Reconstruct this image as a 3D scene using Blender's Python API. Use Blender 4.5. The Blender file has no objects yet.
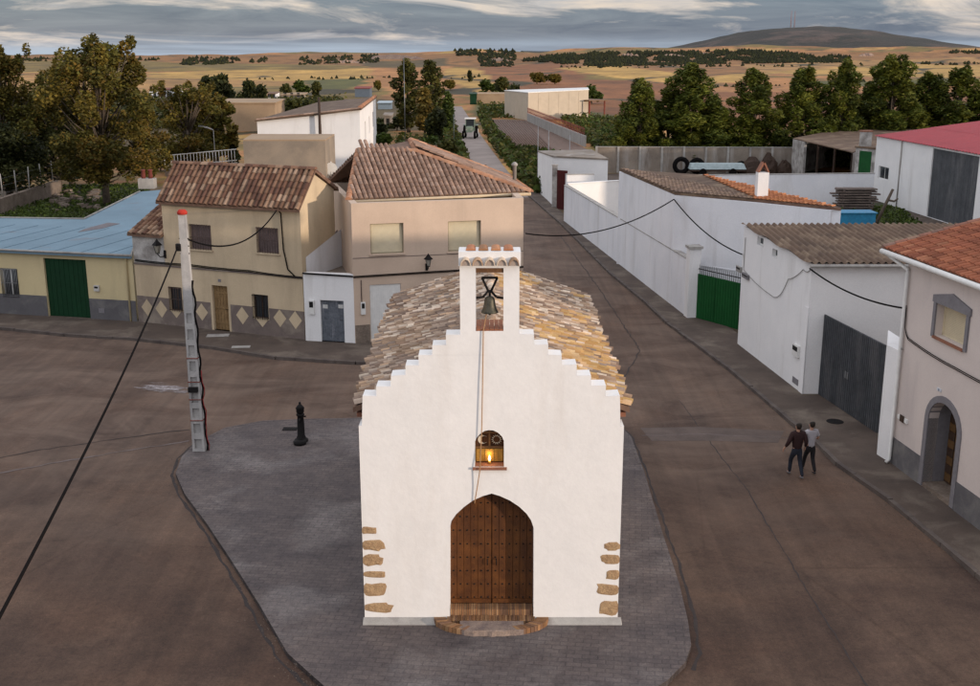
import bpy, bmesh, math, random
from mathutils import Vector, Matrix, noise
from mathutils.geometry import tessellate_polygon
R = random.Random(11)
PI = math.pi
H = 12.5                      # camera height in metres
FL = 1100.0                   # focal length in photo pixels (980 wide)
TH = math.atan(288/1100.0)    # camera pitch
CT, ST = math.cos(TH), math.sin(TH)
SC = bpy.context.scene
COL = SC.collection

def P(px, py, z=0.0):
    """ground (or level z) point that was measured at px,py on the photograph"""
    u = (px-490)/FL; v = (py-343)/FL
    k = (H-z)/(ST+v*CT)
    return Vector((u*k, (CT-v*ST)*k, z))
def zat(py, y):
    v = (py-343)/FL
    return H - y*(ST+v*CT)/(CT-v*ST)
def xat(px, y, z):
    d = y*CT + (H-z)*ST
    return (px-490)/FL*d
def G2(*pts, z=0.0):
    return [P(a, b, z) for a, b in pts]

# ------------------------------------------------------------------ materials
MATS = {}
def nt(m):
    m.use_nodes = True
    n = m.node_tree; n.nodes.clear()
    o = n.nodes.new('ShaderNodeOutputMaterial')
    b = n.nodes.new('ShaderNodeBsdfPrincipled')
    n.links.new(b.outputs[0], o.inputs[0])
    return n, b, o
def ramp(n, fac, stops):
    r = n.nodes.new('ShaderNodeValToRGB')
    e = r.color_ramp.elements
    e[0].position, e[0].color = stops[0][0], (*stops[0][1], 1)
    e[1].position, e[1].color = stops[-1][0], (*stops[-1][1], 1)
    for p, c in stops[1:-1]:
        k = e.new(p); k.color = (*c, 1)
    n.links.new(fac, r.inputs[0])
    return r.outputs[0]
def noi(n, vec, scale, detail=4, rough=.55, dist=0):
    t = n.nodes.new('ShaderNodeTexNoise')
    t.inputs['Scale'].default_value = scale
    t.inputs['Detail'].default_value = detail
    t.inputs['Roughness'].default_value = rough
    t.inputs['Distortion'].default_value = dist
    if vec is not None: n.links.new(vec, t.inputs['Vector'])
    return t.outputs['Fac']
def mapped(n, vec, sc=(1,1,1), rot=(0,0,0)):
    m = n.nodes.new('ShaderNodeMapping')
    m.inputs['Scale'].default_value = sc; m.inputs['Rotation'].default_value = rot
    n.links.new(vec, m.inputs[0]); return m.outputs[0]
def mixc(n, fac, a, b, mode='MIX'):
    m = n.nodes.new('ShaderNodeMix'); m.data_type = 'RGBA'; m.blend_type = mode
    for s, v in ((m.inputs[0], fac), (m.inputs[6], a), (m.inputs[7], b)):
        if isinstance(v, (int, float)): s.default_value = v
        elif isinstance(v, tuple): s.default_value = (*v, 1)
        else: n.links.new(v, s)
    return m.outputs[2]
def bump(n, b, h, strength=.3, dist=.02):
    u = n.nodes.new('ShaderNodeBump'); u.inputs['Strength'].default_value = strength
    u.inputs['Distance'].default_value = dist
    n.links.new(h, u.inputs['Height']); n.links.new(u.outputs[0], b.inputs['Normal'])
def pos(n):
    return n.nodes.new('ShaderNodeNewGeometry').outputs['Position']
def mat(name, c1, c2=None, scale=3.0, rough=.85, bmp=.25, bdist=.01, bscale=None, streak=0, stain=None, stain_scale=.5,
        stain_lo=.5, stain_hi=.7, attr=False, metal=0, fine=.12, spec=.3):
    if name in MATS: return MATS[name]
    m = bpy.data.materials.new(name); MATS[name] = m
    n, b, o = nt(m)
    p = pos(n)
    if c2 is None: c2 = tuple(x*.82 for x in c1)
    f = noi(n, p, scale, 5, .6)
    if attr:
        a = n.nodes.new('ShaderNodeAttribute'); a.attribute_name = 'col'
        f2 = ramp(n, f, [(.3, (.72,.72,.72)), (.7, (1.15,1.15,1.15))])
        c = mixc(n, 1.0, a.outputs['Color'], f2, 'MULTIPLY')
    else:
        c = ramp(n, f, [(.32, c2), (.68, c1)])
    if stain:
        sv = mapped(n, p, (1,1,.18)) if streak else p
        sf = noi(n, sv, stain_scale, 6, .62, .4)
        sr = ramp(n, sf, [(stain_lo, (0,0,0)), (stain_hi, (1,1,1))])
        c = mixc(n, sr, c, stain)
    if fine:
        ff = noi(n, p, (bscale or scale)*4.0, 3, .7)
        fr = ramp(n, ff, [(.25, (1-fine*1.6,)*3), (.75, (1+fine,)*3)])
        c = mixc(n, 1.0, c, fr, 'MULTIPLY')
    n.links.new(c, b.inputs['Base Color'])
    b.inputs['Roughness'].default_value = rough
    b.inputs['Metallic'].default_value = metal
    b.inputs['Specular IOR Level'].default_value = spec
    if bmp: bump(n, b, noi(n, p, bscale or scale*4, 5, .65), bmp, bdist)
    return m
def emis(name, c, s):
    m = bpy.data.materials.new(name); n, b, o = nt(m)
    b.inputs['Emission Color'].default_value = (*c, 1); b.inputs['Emission Strength'].default_value = s
    b.inputs['Base Color'].default_value = (*c, 1); MATS[name] = m; return m
def glass(name, c=(.03,.035,.04)):
    m = bpy.data.materials.new(name); n, b, o = nt(m)
    b.inputs['Base Color'].default_value = (*c, 1); b.inputs['Roughness'].default_value = .08
    b.inputs['Specular IOR Level'].default_value = .6; MATS[name] = m; return m

# ------------------------------------------------------------------ mesh builder
class MB:
    def __init__(s): s.v = []; s.f = []; s.mi = []; s.c = []; s.sm = []
    def face(s, pts, mi=0, col=None, smooth=False):
        k = len(s.v); s.v += [Vector(p) for p in pts]; s.f.append(tuple(range(k, k+len(pts))))
        s.mi.append(mi); s.c.append(col); s.sm.append(smooth)
    def faces(s, vs, fs, mi=0, col=None, smooth=False):
        k = len(s.v); s.v += [Vector(p) for p in vs]
        for f in fs:
            s.f.append(tuple(k+i for i in f)); s.mi.append(mi); s.c.append(col); s.sm.append(smooth)
    def hexa(s, b, t, mi=0, col=None):
        """b,t four points each (ccw seen from above)"""
        n = len(b)
        vs = list(b)+list(t)
        fs = [tuple(reversed(range(n))), tuple(range(n, 2*n))]+[(i, (i+1)%n, n+(i+1)%n, n+i) for i in range(n)]
        s.faces(vs, fs, mi, col)
    def prism(s, pts, z0, z1, mi=0, col=None):
        s.hexa([Vector((p[0], p[1], z0)) for p in pts], [Vector((p[0], p[1], z1)) for p in pts], mi, col)
    def box(s, c, d, rz=0, mi=0, col=None, M=None):
        x, y, z = d[0]/2, d[1]/2, d[2]/2
        q = [(-x,-y),(x,-y),(x,y),(-x,y)]
        m = M or (Matrix.Translation(Vector(c)) @ Matrix.Rotation(rz, 4, 'Z'))
        s.hexa([m @ Vector((a, b, -z)) for a, b in q], [m @ Vector((a, b, z)) for a, b in q], mi, col)
    def tube(s, pts, r, n=6, mi=0, col=None, cap=True, smooth=True):
        pts = [Vector(p) for p in pts]
        if not hasattr(r, '__len__'): r = [r]*len(pts)
        vs = []; fs = []
        up0 = None
        for i, p in enumerate(pts):
            a = pts[max(i-1, 0)]; b = pts[min(i+1, len(pts)-1)]
            t = (b-a).normalized()
            if up0 is None:
                up0 = Vector((0,0,1)) if abs(t.z) < .9 else Vector((1,0,0))
            x = t.cross(up0)
            if x.length < 1e-5: x = t.cross(Vector((0,1,0)))
            x.normalize(); y = x.cross(t).normalized(); up0 = y
            for k in range(n):
                an = 2*PI*k/n
                vs.append(p + (x*math.cos(an)+y*math.sin(an))*r[i])
        for i in range(len(pts)-1):
            for k in range(n):
                fs.append((i*n+k, i*n+(k+1)%n, (i+1)*n+(k+1)%n, (i+1)*n+k))
        s.faces(vs, fs, mi, col, smooth)
        if cap:
            k = len(s.v)-len(vs)
            s.f.append(tuple(reversed(range(k, k+n)))); s.mi.append(mi); s.c.append(col); s.sm.append(False)
            k2 = k+(len(pts)-1)*n
            s.f.append(tuple(range(k2, k2+n))); s.mi.append(mi); s.c.append(col); s.sm.append(False)
    def lathe(s, o, prof, n=16, mi=0, col=None, smooth=True):
        o = Vector(o); s.tube([o+Vector((0,0,z)) for r, z in prof], [max(r, .0005) for r, z in prof], n, mi, col, True, smooth)
    def build(s, name, mats, parent=None, org=None, local=False):
        me = bpy.data.meshes.new(name)
        if not isinstance(mats, (list, tuple)): mats = [mats]
        if parent is not None: o0 = ORG[parent.name]
        elif org is not None: o0 = Vector(org)
        else:
            xs = [v.x for v in s.v]; ys = [v.y for v in s.v]; zs = [v.z for v in s.v]
            o0 = Vector(((min(xs)+max(xs))/2, (min(ys)+max(ys))/2, min(zs)))
        me.from_pydata([v-o0 for v in s.v], [], s.f)
        for m in mats: me.materials.append(m)
        me.polygons.foreach_set('material_index', s.mi)
        me.polygons.foreach_set('use_smooth', s.sm)
        if any(c is not None for c in s.c):
            at = me.color_attributes.new('col', 'FLOAT_COLOR', 'CORNER')
            buf = []
            for f, c in zip(s.f, s.c):
                c = c or (.5,.5,.5)
                buf += [c[0], c[1], c[2], 1.0]*len(f)
            at.data.foreach_set('color', buf)
        me.update()
        o = bpy.data.objects.new(name, me); COL.objects.link(o)
        if parent is not None: o.parent = parent
        else: o.location = o0
        ORG[o.name] = o0
        return o
ORG = {}
def thing(name, label, cat, loc, group=None):
    o = bpy.data.objects.new(name, None); COL.objects.link(o)
    o.empty_display_size = .5
    loc = Vector((loc[0], loc[1], loc[2] if len(loc) > 2 else 0))
    o.location = loc; ORG[o.name] = loc.copy()
    return tag(o, label, cat, group)
def tag(o, label=None, cat=None, group=None, kind=None):
    if label: o['label'] = label
    if cat: o['category'] = cat
    if group: o['group'] = group
    if kind: o['kind'] = kind
    return o
def dup(root, loc, rz=0, label=None, scale=1.0, group=None):
    r = root.copy(); COL.objects.link(r); r.location = loc; r.rotation_euler = (0,0,rz); r.scale = (scale,)*3
    if label: r['label'] = label
    if group: r['group'] = group
    for ch in list(root.children):
        c = ch.copy(); COL.objects.link(c); c.parent = r
        for g in list(ch.children):
            d = g.copy(); COL.objects.link(d); d.parent = c
    return r

# ------------------------------------------------------------------ wall frame
class WF:
    """vertical plane through A and B (left to right seen from the camera side)"""
    def __init__(s, A, B, z0=0.0):
        s.A = Vector((A[0], A[1], z0)); s.B = Vector((B[0], B[1], z0))
        s.u = (s.B-s.A); s.W = s.u.length; s.u.normalize()
        s.n = Vector((s.u.y, -s.u.x, 0))
    def pt(s, u, z, d=0): return Vector((s.A.x, s.A.y, 0)) + s.u*u + s.n*d + Vector((0,0,z))
    def uz(s, px, py, d=0):
        r = Vector(((px-490)/FL, CT-(py-343)/FL*ST, -(ST+(py-343)/FL*CT)))
        o = Vector((0,0,H)); a = s.A + s.n*d
        k = (Vector((a.x, a.y, 0))-Vector((0,0,0))).dot(s.n)/r.dot(s.n)
        p = o+r*k
        return ((p-s.A).dot(s.u), p.z)
    def rect(s, x0, y0, x1, y1, d=0):
        """upper-left, lower-right measured corners -> u0,u1,z0,z1"""
        a = s.uz(x0, y0, d); b = s.uz(x1, y1, d)
        return min(a[0], b[0]), max(a[0], b[0]), min(a[1], b[1]), max(a[1], b[1])
    def box(s, mb, u0, u1, z0, z1, d0, d1, mi=0, col=None):
        q = [(u0,d0),(u0,d1),(u1,d1),(u1,d0)]
        if d1 < d0: q.reverse()
        q.reverse()
        mb.hexa([s.pt(u, z0, d) for u, d in q], [s.pt(u, z1, d) for u, d in q], mi, col)
    def sub(s, u0, d0, u1, d1):
        a = s.pt(u0, 0, d0); b = s.pt(u1, 0, d1); return WF(a, b)
def hole(r): u0, u1, z0, z1 = r; return [(u0,z0),(u1,z0),(u1,z1),(u0,z1)]
def slab(mb, wf, outer, holes=(), t=.25, miter=True, ends=False, mi=0, bottom=False):
    polys = [[Vector((u, z, 0)) for u, z in outer]]+[[Vector((u, z, 0)) for u, z in h] for h in holes]
    tris = tessellate_polygon(polys)
    flat = [p for q in polys for p in q]
    W = max(u for u, z in outer)
    def inner(u): return min(max(u, t), W-t) if miter else u
    k = len(mb.v)
    fr = [wf.pt(p.x, p.y, 0) for p in flat]
    bk = [wf.pt(inner(p.x), p.y, -t) for p in flat]
    fs = []
    n = len(flat)
    for a, b, c in tris:
        ab = (flat[b]-flat[a]).cross(flat[c]-flat[a]).z
        if ab < 0: b, c = c, b
        fs.append((a, b, c)); fs.append((n+a, n+c, n+b))
    m = len(outer)
    zmin = min(z for u, z in outer)
    for i in range(m):
        j = (i+1) % m
        (u1, z1), (u2, z2) = outer[i], outer[j]
        if not bottom and abs(z1-zmin) < 1e-4 and abs(z2-zmin) < 1e-4: continue
        if not ends and abs(u1-u2) < 1e-4 and (u1 < 1e-3 or u1 > W-1e-3): continue
        fs.append((i, j, n+j, n+i))
    off = m
    for h in holes:
        c = len(h)
        for i in range(c):
            j = (i+1) % c
            fs.append((off+i, n+off+i, n+off+j, off+j))
        off += c
    mb.faces(fr+bk, fs, mi)
def walls(mb, pts, tops, front_holes=(), t=.25, holes=None, z0=0.0, skip=()):
    """pts: footprint front-left, front-right, back-right, back-left; tops: per side list of (fraction,z)"""
    n = len(pts)
    for i in range(n):
        if i in skip: continue
        wf = WF(pts[i], pts[(i+1) % n])
        tp = tops[i]
        outer = [(0, z0), (wf.W, z0)]+[(f*wf.W, z) for f, z in reversed(tp)]
        hs = (holes or {}).get(i, front_holes if i == 0 else ())
        slab(mb, wf, outer, hs, t)

def solid(mb, poly, th=.12, mi=0, col=None):
    """3D polygon given a thickness straight down"""
    b = [Vector(p)-Vector((0,0,th)) for p in poly]
    mb.hexa(b, [Vector(p) for p in poly], mi, col)

CLAY = [(.30,.15,.09),(.36,.22,.15),(.42,.30,.21),(.24,.13,.09),(.33,.24,.18),(.47,.36,.27),(.20,.15,.12)]
CLAY_RED = [(.34,.12,.06),(.30,.10,.05),(.26,.085,.045),(.37,.15,.08)]
CLAY_BROWN = [(.25,.155,.11),(.31,.20,.145),(.28,.175,.125),(.35,.235,.175),(.30,.19,.135)]
CLAY_OLD = [(.22,.15,.11),(.50,.37,.27),(.28,.18,.12),(.40,.29,.21),(.58,.46,.36),(.25,.19,.15),(.46,.31,.20),(.36,.25,.17),(.60,.49,.38),(.30,.20,.13)]
CLAY_DARK = [(.12,.06,.04),(.29,.18,.115),(.16,.08,.05),(.21,.115,.07),(.14,.07,.047),(.33,.22,.15),(.24,.135,.085),(.18,.095,.06)]
def inside(p, poly):
    x, y = p; c = False; n = len(poly)
    for i in range(n):
        x1, y1 = poly[i]; x2, y2 = poly[(i+1) % n]
        if (y1 > y) != (y2 > y) and x < (x2-x1)*(y-y1)/(y2-y1)+x1: c = not c
    return c
def mth(p): return -.45 if (p.x > 1.0 and p.y < 28.5) else .15  # denser tint at front right of chapel roof, painting in warm sunlight
def tiles(mb, poly, across, tw=.22, tl=.33, pal=CLAY, jit=.01, arch=.34, seg=4, lift=.02, wid=.43, lichen_sun=None, stag=0, rnd=.3):
    """barrel tiles over a planar polygon; across = direction along the eave"""
    poly = [Vector(p) for p in poly]
    nrm = (poly[1]-poly[0]).cross(poly[2]-poly[0]).normalized()
    if nrm.z < 0: nrm = -nrm
    a = Vector(across); a = (a-nrm*a.dot(nrm)).normalized()
    dn = a.cross(nrm).normalized()
    if dn.z > 0: dn = -dn
    o = poly[0]
    q = [((p-o).dot(a), (p-o).dot(dn)) for p in poly]
    u0 = min(p[0] for p in q); u1 = max(p[0] for p in q); v0 = min(p[1] for p in q); v1 = max(p[1] for p in q)
    nc = max(1, round((u1-u0)/tw)); tw = (u1-u0)/nc
    nr = max(1, round((v1-v0)/tl)); tl = (v1-v0)/nr
    for i in range(nc):
        u = u0+(i+.5)*tw
        cj = R.uniform(-jit, jit); vo = R.uniform(-.5, .5)*tl*stag
        for j in range(-1, nr+1):
            v = v0+(j+.5)*tl+vo
            if not inside((u, v), q): continue
            ju = u+cj+R.uniform(-jit, jit)*.6; jv = R.uniform(-jit, jit)*1.5
            wp_ = o + a*u + dn*v
            nz = noise.noise(wp_*.55)*.5+.5; nz2 = noise.noise(wp_*1.7+Vector((7,3,1)))
            ix = min(len(pal)-1, max(0, int((nz+R.uniform(-rnd,rnd))*len(pal))))
            c = pal[ix]; k = R.uniform(.84, 1.16)*(1+.22*nz2); c = tuple(x*k for x in c)
            if lichen_sun and noise.noise(wp_*.8+Vector((2,9,4))) > mth(wp_) and R.random() < .8: c = tuple(x*.45+y*.55 for x, y in zip(c, R.choice(lichen_sun)))
            vs = []
            for e, (vv, rr, hh) in enumerate(((v-tl*.62+jv, wid-.05, .0), (v+tl*.5+jv, wid, lift))):
                for s in range(seg+1):
                    an = PI*s/seg
                    vs.append(o + a*(ju-math.cos(an)*tw*rr) + dn*vv + nrm*(math.sin(an)*tw*arch*1.1+hh+.005))
            m = seg+1
            fs = [(s, s+1, m+s+1, m+s) for s in range(seg)]
            mb.faces(vs, fs, 0, c, True)
            mb.face([vs[m+s] for s in range(m)], 0, tuple(x*.75 for x in c))
def ridge(mb, a, b, w=.24, l=.4, pal=CLAY, h=.12, seg=4):
    a = Vector(a); b = Vector(b); d = b-a; n = max(1, round(d.length/l)); d = d/n
    t = d.normalized(); x = t.cross(Vector((0,0,1))).normalized(); y = x.cross(t)
    for i in range(n):
        c = R.choice(pal); k = R.uniform(.85, 1.2); c = tuple(q*k for q in c)
        vs = []
        for p, rr in ((a+d*i, 1.05), (a+d*(i+1.08), .92)):
            for s in range(seg+1):
                an = PI*s/seg
                vs.append(p + x*math.cos(an)*w*.5*rr + y*(math.sin(an)*h*rr))
        m = seg+1
        mb.faces(vs, [(s+1, s, m+s, m+s+1) for s in range(seg)], 0, c, True)
        mb.face(vs[:m], 0, c); mb.face(list(reversed(vs[m:])), 0, c)
def corrugated(mb, q, pitch=.18, amp=.03, rows=4, mi=0, cols=None, th=.01, sheets=1.05):
    """q: eave-left, eave-right, top-right, top-left"""
    q = [Vector(p) for p in q]
    L = (q[1]-q[0]).length; nu = int(L/pitch*6)
    nrm = (q[1]-q[0]).cross(q[3]-q[0]).normalized()
    if nrm.z < 0: nrm = -nrm
    for j in range(rows):
        for e in (0,):
            vs = []
            for i in range(nu+1):
                s = i/nu
                for t in (j/rows, min(1, (j+1.03)/rows)):
                    p = q[0].lerp(q[1], s).lerp(q[3].lerp(q[2], s), t)
                    lift = .015 if t <= j/rows+1e-6 else 0
                    vs.append(p+nrm*(math.sin(s*L/pitch*2*PI)*amp+lift))
            k = len(mb.v); mb.v += vs
            for i in range(nu):
                mb.f.append((k+2*i, k+2*i+2, k+2*i+3, k+2*i+1)); mb.mi.append(mi)
                c = None
                if cols:
                    R2 = random.Random(int(i/nu*L/sheets)*31+j*7)
                    c = R2.choice(cols)
                mb.c.append(c); mb.sm.append(True)
def cable(name, pts, r, m, label, cat='cable', group=None, sag=0, parent=None, n=14):
    pts = [Vector(p) for p in pts]; out = []
    for i in range(len(pts)-1):
        for k in range(n+1 if i == len(pts)-2 else n):
            t = k/n; p = pts[i].lerp(pts[i+1], t); s = sag[i] if hasattr(sag, '__len__') else sag
            p.z -= s*4*t*(1-t); out.append(p)
    mb = MB(); mb.tube(out, r, 5); o = mb.build(name, m, parent)
    if label: tag(o, label, cat, group)
    return o

# ------------------------------------------------------------------ windows, doors
def frame_bars(mb, wf, u0, u1, z0, z1, d, w, th, mi=0):
    wf.box(mb, u0, u0+w, z0, z1, d-th, d, mi); wf.box(mb, u1-w, u1, z0, z1, d-th, d, mi)
    wf.box(mb, u0+w, u1-w, z0, z0+w, d-th, d, mi); wf.box(mb, u0+w, u1-w, z1-w, z1, d-th, d, mi)
def window(par, wf, r, style, mf=None, mp=None, depth=.12, sill=None, mid=True, bars=None, barm=None, nb=8, name='window'):
    u0, u1, z0, z1 = r
    e = .004
    mb = MB(); frame_bars(mb, wf, u0+e, u1-e, z0+e, z1-e, -depth, .05, .05)
    if mid and style == 'glass': wf.box(mb, (u0+u1)/2-.025, (u0+u1)/2+.025, z0+.054, z1-.054, -depth-.05, -depth)
    w = mb.build(name, mf, par)
    mb = MB()
    if style == 'blind':
        n = int((z1-z0)/.05)
        for k in range(n):
            a = z0+.05+(z1-z0-.1)*k/n; b = z0+.05+(z1-z0-.1)*(k+1)/n
            wf.box(mb, u0+.05, u1-.05, a, b-.004, -depth-.045, -depth-.02)
        mb.build('blind', mp, w)
    else:
        wf.box(mb, u0+.05, u1-.05, z0+.05, z1-.05, -depth-.035, -depth-.02); mb.build('pane', mp, w)
    if sill:
        mb = MB(); wf.box(mb, u0-.06, u1+.06, z0-.06, z0-.003, -.003, .07); mb.build('sill', sill, w)
    if bars:
        mb = MB()
        for k in range(nb):
            u = u0+.03+(u1-u0-.06)*k/(nb-1)
            mb.tube([wf.pt(u, z0-.02 if bars > .02 else z0, bars), wf.pt(u, z1+.02 if bars > .02 else z1, bars)], .011, 5)
        for z in (z0+.04, (z0+z1)/2, z1-.04):
            wf.box(mb, u0+.01, u1-.01, z-.012, z+.012, bars-.006, bars+.006)
        if bars > .03:
            for z in (z0+.04, z1-.04):
                for u in (u0, u1): wf.box(mb, u-.01, u+.01, z-.01, z+.01, -.02, bars)
        mb.build('window_grille', barm, w)
    return w
def door(par, wf, r, m, hm, depth=.15, planks=6, ribs=False, handle=True, name='door', horiz=0, double=False):
    u0, u1, z0, z1 = r; e = .004; mb = MB()
    wf.box(mb, u0+e, u1-e, z0+e, z1-e, -depth-.05, -depth)
    w = (u1-u0-.02)/planks
    for k in range(planks):
        a = u0+.01+w*k
        wf.box(mb, a+.012, a+w-.012, z0+.02, z1-.02, -depth+.001, -depth+(.03 if ribs else .014))
    for k in range(horiz):
        z = z0+(z1-z0)*(k+.5)/horiz; wf.box(mb, u0+.02, u1-.02, z-.05, z+.05, -depth+.016, -depth+.03)
    o = mb.build(name, m, par)
    if handle:
        mb = MB(); u = (u0+u1)/2 if double else u1-.12
        mb.tube([wf.pt(u, z0+1.0, -depth+.01), wf.pt(u, z0+1.0, -depth+.07), wf.pt(u-.1, z0+1.0, -depth+.07)], .012, 6)
        mb.build('handle', hm, o)
    return o
# ------------------------------------------------------------------ world, sun, camera
SUN_AZ = math.radians(121)      # measured clockwise from +Y
SUN_EL = math.radians(3.8)
w = bpy.data.worlds.new('World'); SC.world = w; w.use_nodes = True
n = w.node_tree; n.nodes.clear()
wo = n.nodes.new('ShaderNodeOutputWorld'); bg = n.nodes.new('ShaderNodeBackground')
n.links.new(bg.outputs[0], wo.inputs[0])
sky = n.nodes.new('ShaderNodeTexSky'); sky.sky_type = 'NISHITA'; sky.sun_disc = False
sky.sun_elevation = SUN_EL; sky.sun_rotation = SUN_AZ; sky.altitude = 800
tc = n.nodes.new('ShaderNodeTexCoord')
gen = tc.outputs['Generated']
f1 = noi(n, mapped(n, gen, (1.3, 1.3, 10)), 2.8, 8, .60, 1.2)
f2 = noi(n, mapped(n, gen, (3.5, 3.5, 30), (0, 0, .6)), 2.2, 7, .65, 1.0)
# cloud deck: grey-blue bellies, pinkish cream torn edges (values are relative to the sky, before strength)
belly = ramp(n, f2, [(.3, (.38, .72, 1.35)), (.7, (1.1, 1.45, 2.0))])
lit = ramp(n, f2, [(.3, (2.3, 2.5, 3.0)), (.75, (5.0, 4.2, 3.6))])
cm = ramp(n, f1, [(.52, (0,0,0)), (.62, (1,1,1))])
cloud = mixc(n, cm, belly, lit)
sep = n.nodes.new('ShaderNodeSeparateXYZ'); n.links.new(gen, sep.inputs[0])
# pale gap of clear sky just above the horizon
gap = ramp(n, sep.outputs['Z'], [(-.02, (1,1,1)), (.003, (1,1,1)), (.018, (0,0,0))])
lowf = noi(n, mapped(n, gen, (2, 2, 60)), 2.0, 5, .6, .3)
gapn = mixc(n, 1.0, gap, ramp(n, lowf, [(.35, (.35,)*3), (.6, (1,)*3)]), 'MULTIPLY')
cloud = mixc(n, gapn, cloud, (2.4, 3.1, 4.0))
# higher up the overcast is thinner and brighter
hi = ramp(n, sep.outputs['Z'], [(.05, (0,0,0)), (.35, (1,1,1))])
cloud = mixc(n, hi, cloud, (6.7, 6.7, 7.2))
scol = mixc(n, .82, sky.outputs[0], cloud)
n.links.new(scol, bg.inputs[0]); bg.inputs[1].default_value = .135

sun = bpy.data.lights.new('sun', 'SUN'); sun.energy = 2.15; sun.angle = math.radians(1.3); sun.color = (1, .82, .66)
so = bpy.data.objects.new('sun', sun); COL.objects.link(so)
sd = Vector((math.sin(SUN_AZ)*math.cos(SUN_EL), math.cos(SUN_AZ)*math.cos(SUN_EL), math.sin(SUN_EL)))
so.rotation_euler = sd.to_track_quat('Z', 'Y').to_euler(); so.location = sd*200

cam = bpy.data.cameras.new('camera'); co = bpy.data.objects.new('camera', cam); COL.objects.link(co)
co.location = (0, 0, H); co.rotation_euler = (PI/2-TH, 0, 0)
cam.sensor_width = 36; cam.lens = FL/980*36; cam.clip_start = .1; cam.clip_end = 30000
SC.camera = co
SC.view_settings.view_transform = 'Standard'; SC.view_settings.look = 'None'
SC.view_settings.exposure = .5; SC.view_settings.gamma = 1; SC.view_settings.use_curve_mapping = False
SC.render.engine = 'CYCLES'; SC.cycles.use_denoising = True; SC.cycles.max_bounces = 6

# ------------------------------------------------------------------ terrain
RID = [(-600,0),(-100,-3),(60,-2),(170,-1),(240,0),(300,3),(380,2),(440,1.5),(480,5),(515,3),(535,1),(560,4),(620,7),(700,7),(740,9),(850,7),(980,6),(1600,4)]
def interp(tb, x):
    if x <= tb[0][0]: return tb[0][1]
    for (a, b), (c, d) in zip(tb, tb[1:]):
        if x <= c: return b+(d-b)*(x-a)/(c-a)
    return tb[-1][1]
def zt(x, y):
    if y < 250: return -.06
    px = 490+FL*x/y
    s = max(0, min(1, (y-300)/1500.0))
    z = 12.3*s**1.25
    z += interp(RID, px)*1.7*math.exp(-((y-1900)/330.0)**2)
    z += noise.noise(Vector((x/160, y/240, 0)))*min(1, (y-250)/900)*4.2
    if y > 1500: z += noise.noise(Vector((x/45, y/80, 3)))*2.2
    if y > 2300: z -= (y-2300)*.012
    return z-.06
def PT(px, py):
    u = (px-490)/FL; v = (py-343)/FL
    d = Vector((u, CT-v*ST, -(ST+v*CT))); t = 100.0
    while t < 7000:
        p = Vector((0,0,H))+d*t
        if p.z <= zt(p.x, p.y): return p
        t *= 1.006
    return None
BR=(.29,.155,.065); RB=(.26,.115,.052); ST_=(.50,.34,.12); TN=(.40,.25,.11); OL=(.21,.16,.05); DK=(.11,.085,.04); PK=(.42,.22,.10); GN=(.10,.11,.03)
FIELDS = [
 ([(-200,56),(1200,50),(1200,66),(-200,68)], BR),
 ([(0,60),(170,62),(390,66),(380,70),(0,72)], OL), ([(150,72),(370,68),(392,76),(330,80),(140,84)], ST_),
 ([(20,76),(260,80),(340,86),(380,92),(0,96)], TN), ([(200,88),(330,84),(400,92),(360,100),(180,100)], OL),
 ([(370,66),(452,62),(458,92),(400,98),(372,82)], PK), ([(356,62),(450,58),(452,66),(370,68)], DK),
 ([(300,80),(360,78),(372,84),(320,92)], GN),
 ([(440,68),(478,68),(498,84),(476,92),(446,78)], ST_), ([(478,68),(560,60),(585,78),(560,96),(505,90)], RB),
 ([(555,68),(620,64),(700,76),(780,72),(760,80),(700,84),(620,78)], ST_), ([(560,80),(640,80),(720,88),(720,128),(590,128),(540,100)], RB),
 ([(620,66),(760,64),(790,72),(700,76)], BR), ([(740,66),(850,60),(980,58),(980,62),(860,66),(760,72)], TN),
 ([(700,86),(780,78),(900,84),(980,80),(980,92),(700,96)], PK), ([(760,72),(860,66),(1000,64),(1100,70),(980,76),(880,78)], ST_),
 ([(690,92),(800,90),(1000,96),(1000,130),(690,130)], RB), ([(800,82),(980,78),(980,82),(830,88)], GN),
 ([(380,96),(450,92),(452,104),(380,106)], BR), ([(200,100),(400,100),(440,130),(200,130)], DK),
 ([(470,104),(520,104),(530,116),(480,118)], GN), ([(0,98),(200,98),(220,150),(0,150)], DK),
 ([(496,96),(560,96),(640,112),(590,118),(520,112)], RB), ([(590,112),(640,118),(630,150),(600,150)], GN),
]
def fieldcol(x, y):
    py = 343+FL*math.tan(math.atan2(H-max(zt(x, y), 0), y)-TH) if y > 5 else 900
    d = y*CT+(H-zt(x, y))*ST
    px = 490+FL*x/d
    # uneven borders
    w1 = noise.noise(Vector((x/60, y/90, 5)))*1.6
    c = None
    if y > 110:
        for poly, cc in FIELDS:
            if inside((px+w1*5, py+w1), poly): c = cc
    if c is None:
        c = (.13,.09,.05)
        if y > 110:
            s = noise.noise(Vector((px/70, py/4.0, 2)))
            c = [TN, BR, OL, PK, ST_, DK][int((s*.5+.5)*5.99)]
    k = 1+.45*noise.noise(Vector((x/18, y/40, 9)))+.28*noise.noise(Vector((x/4, y/9, 1)))
    if y > 110:
        k *= 1+.16*math.sin((x*.8+y*.35)/(3+y*.006))*(.5+noise.noise(Vector((x/90, y/120, 4))))
        hd = abs(noise.noise(Vector((x/130, y/210, 12))))
        if hd < .018: c = (.06,.055,.03)
        c = (c[0]*.90, c[1]*.78, c[2]*.56)
    return tuple(q*k for q in c)
nr, ncol = 330, 300
vs = []; cs = []
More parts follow.
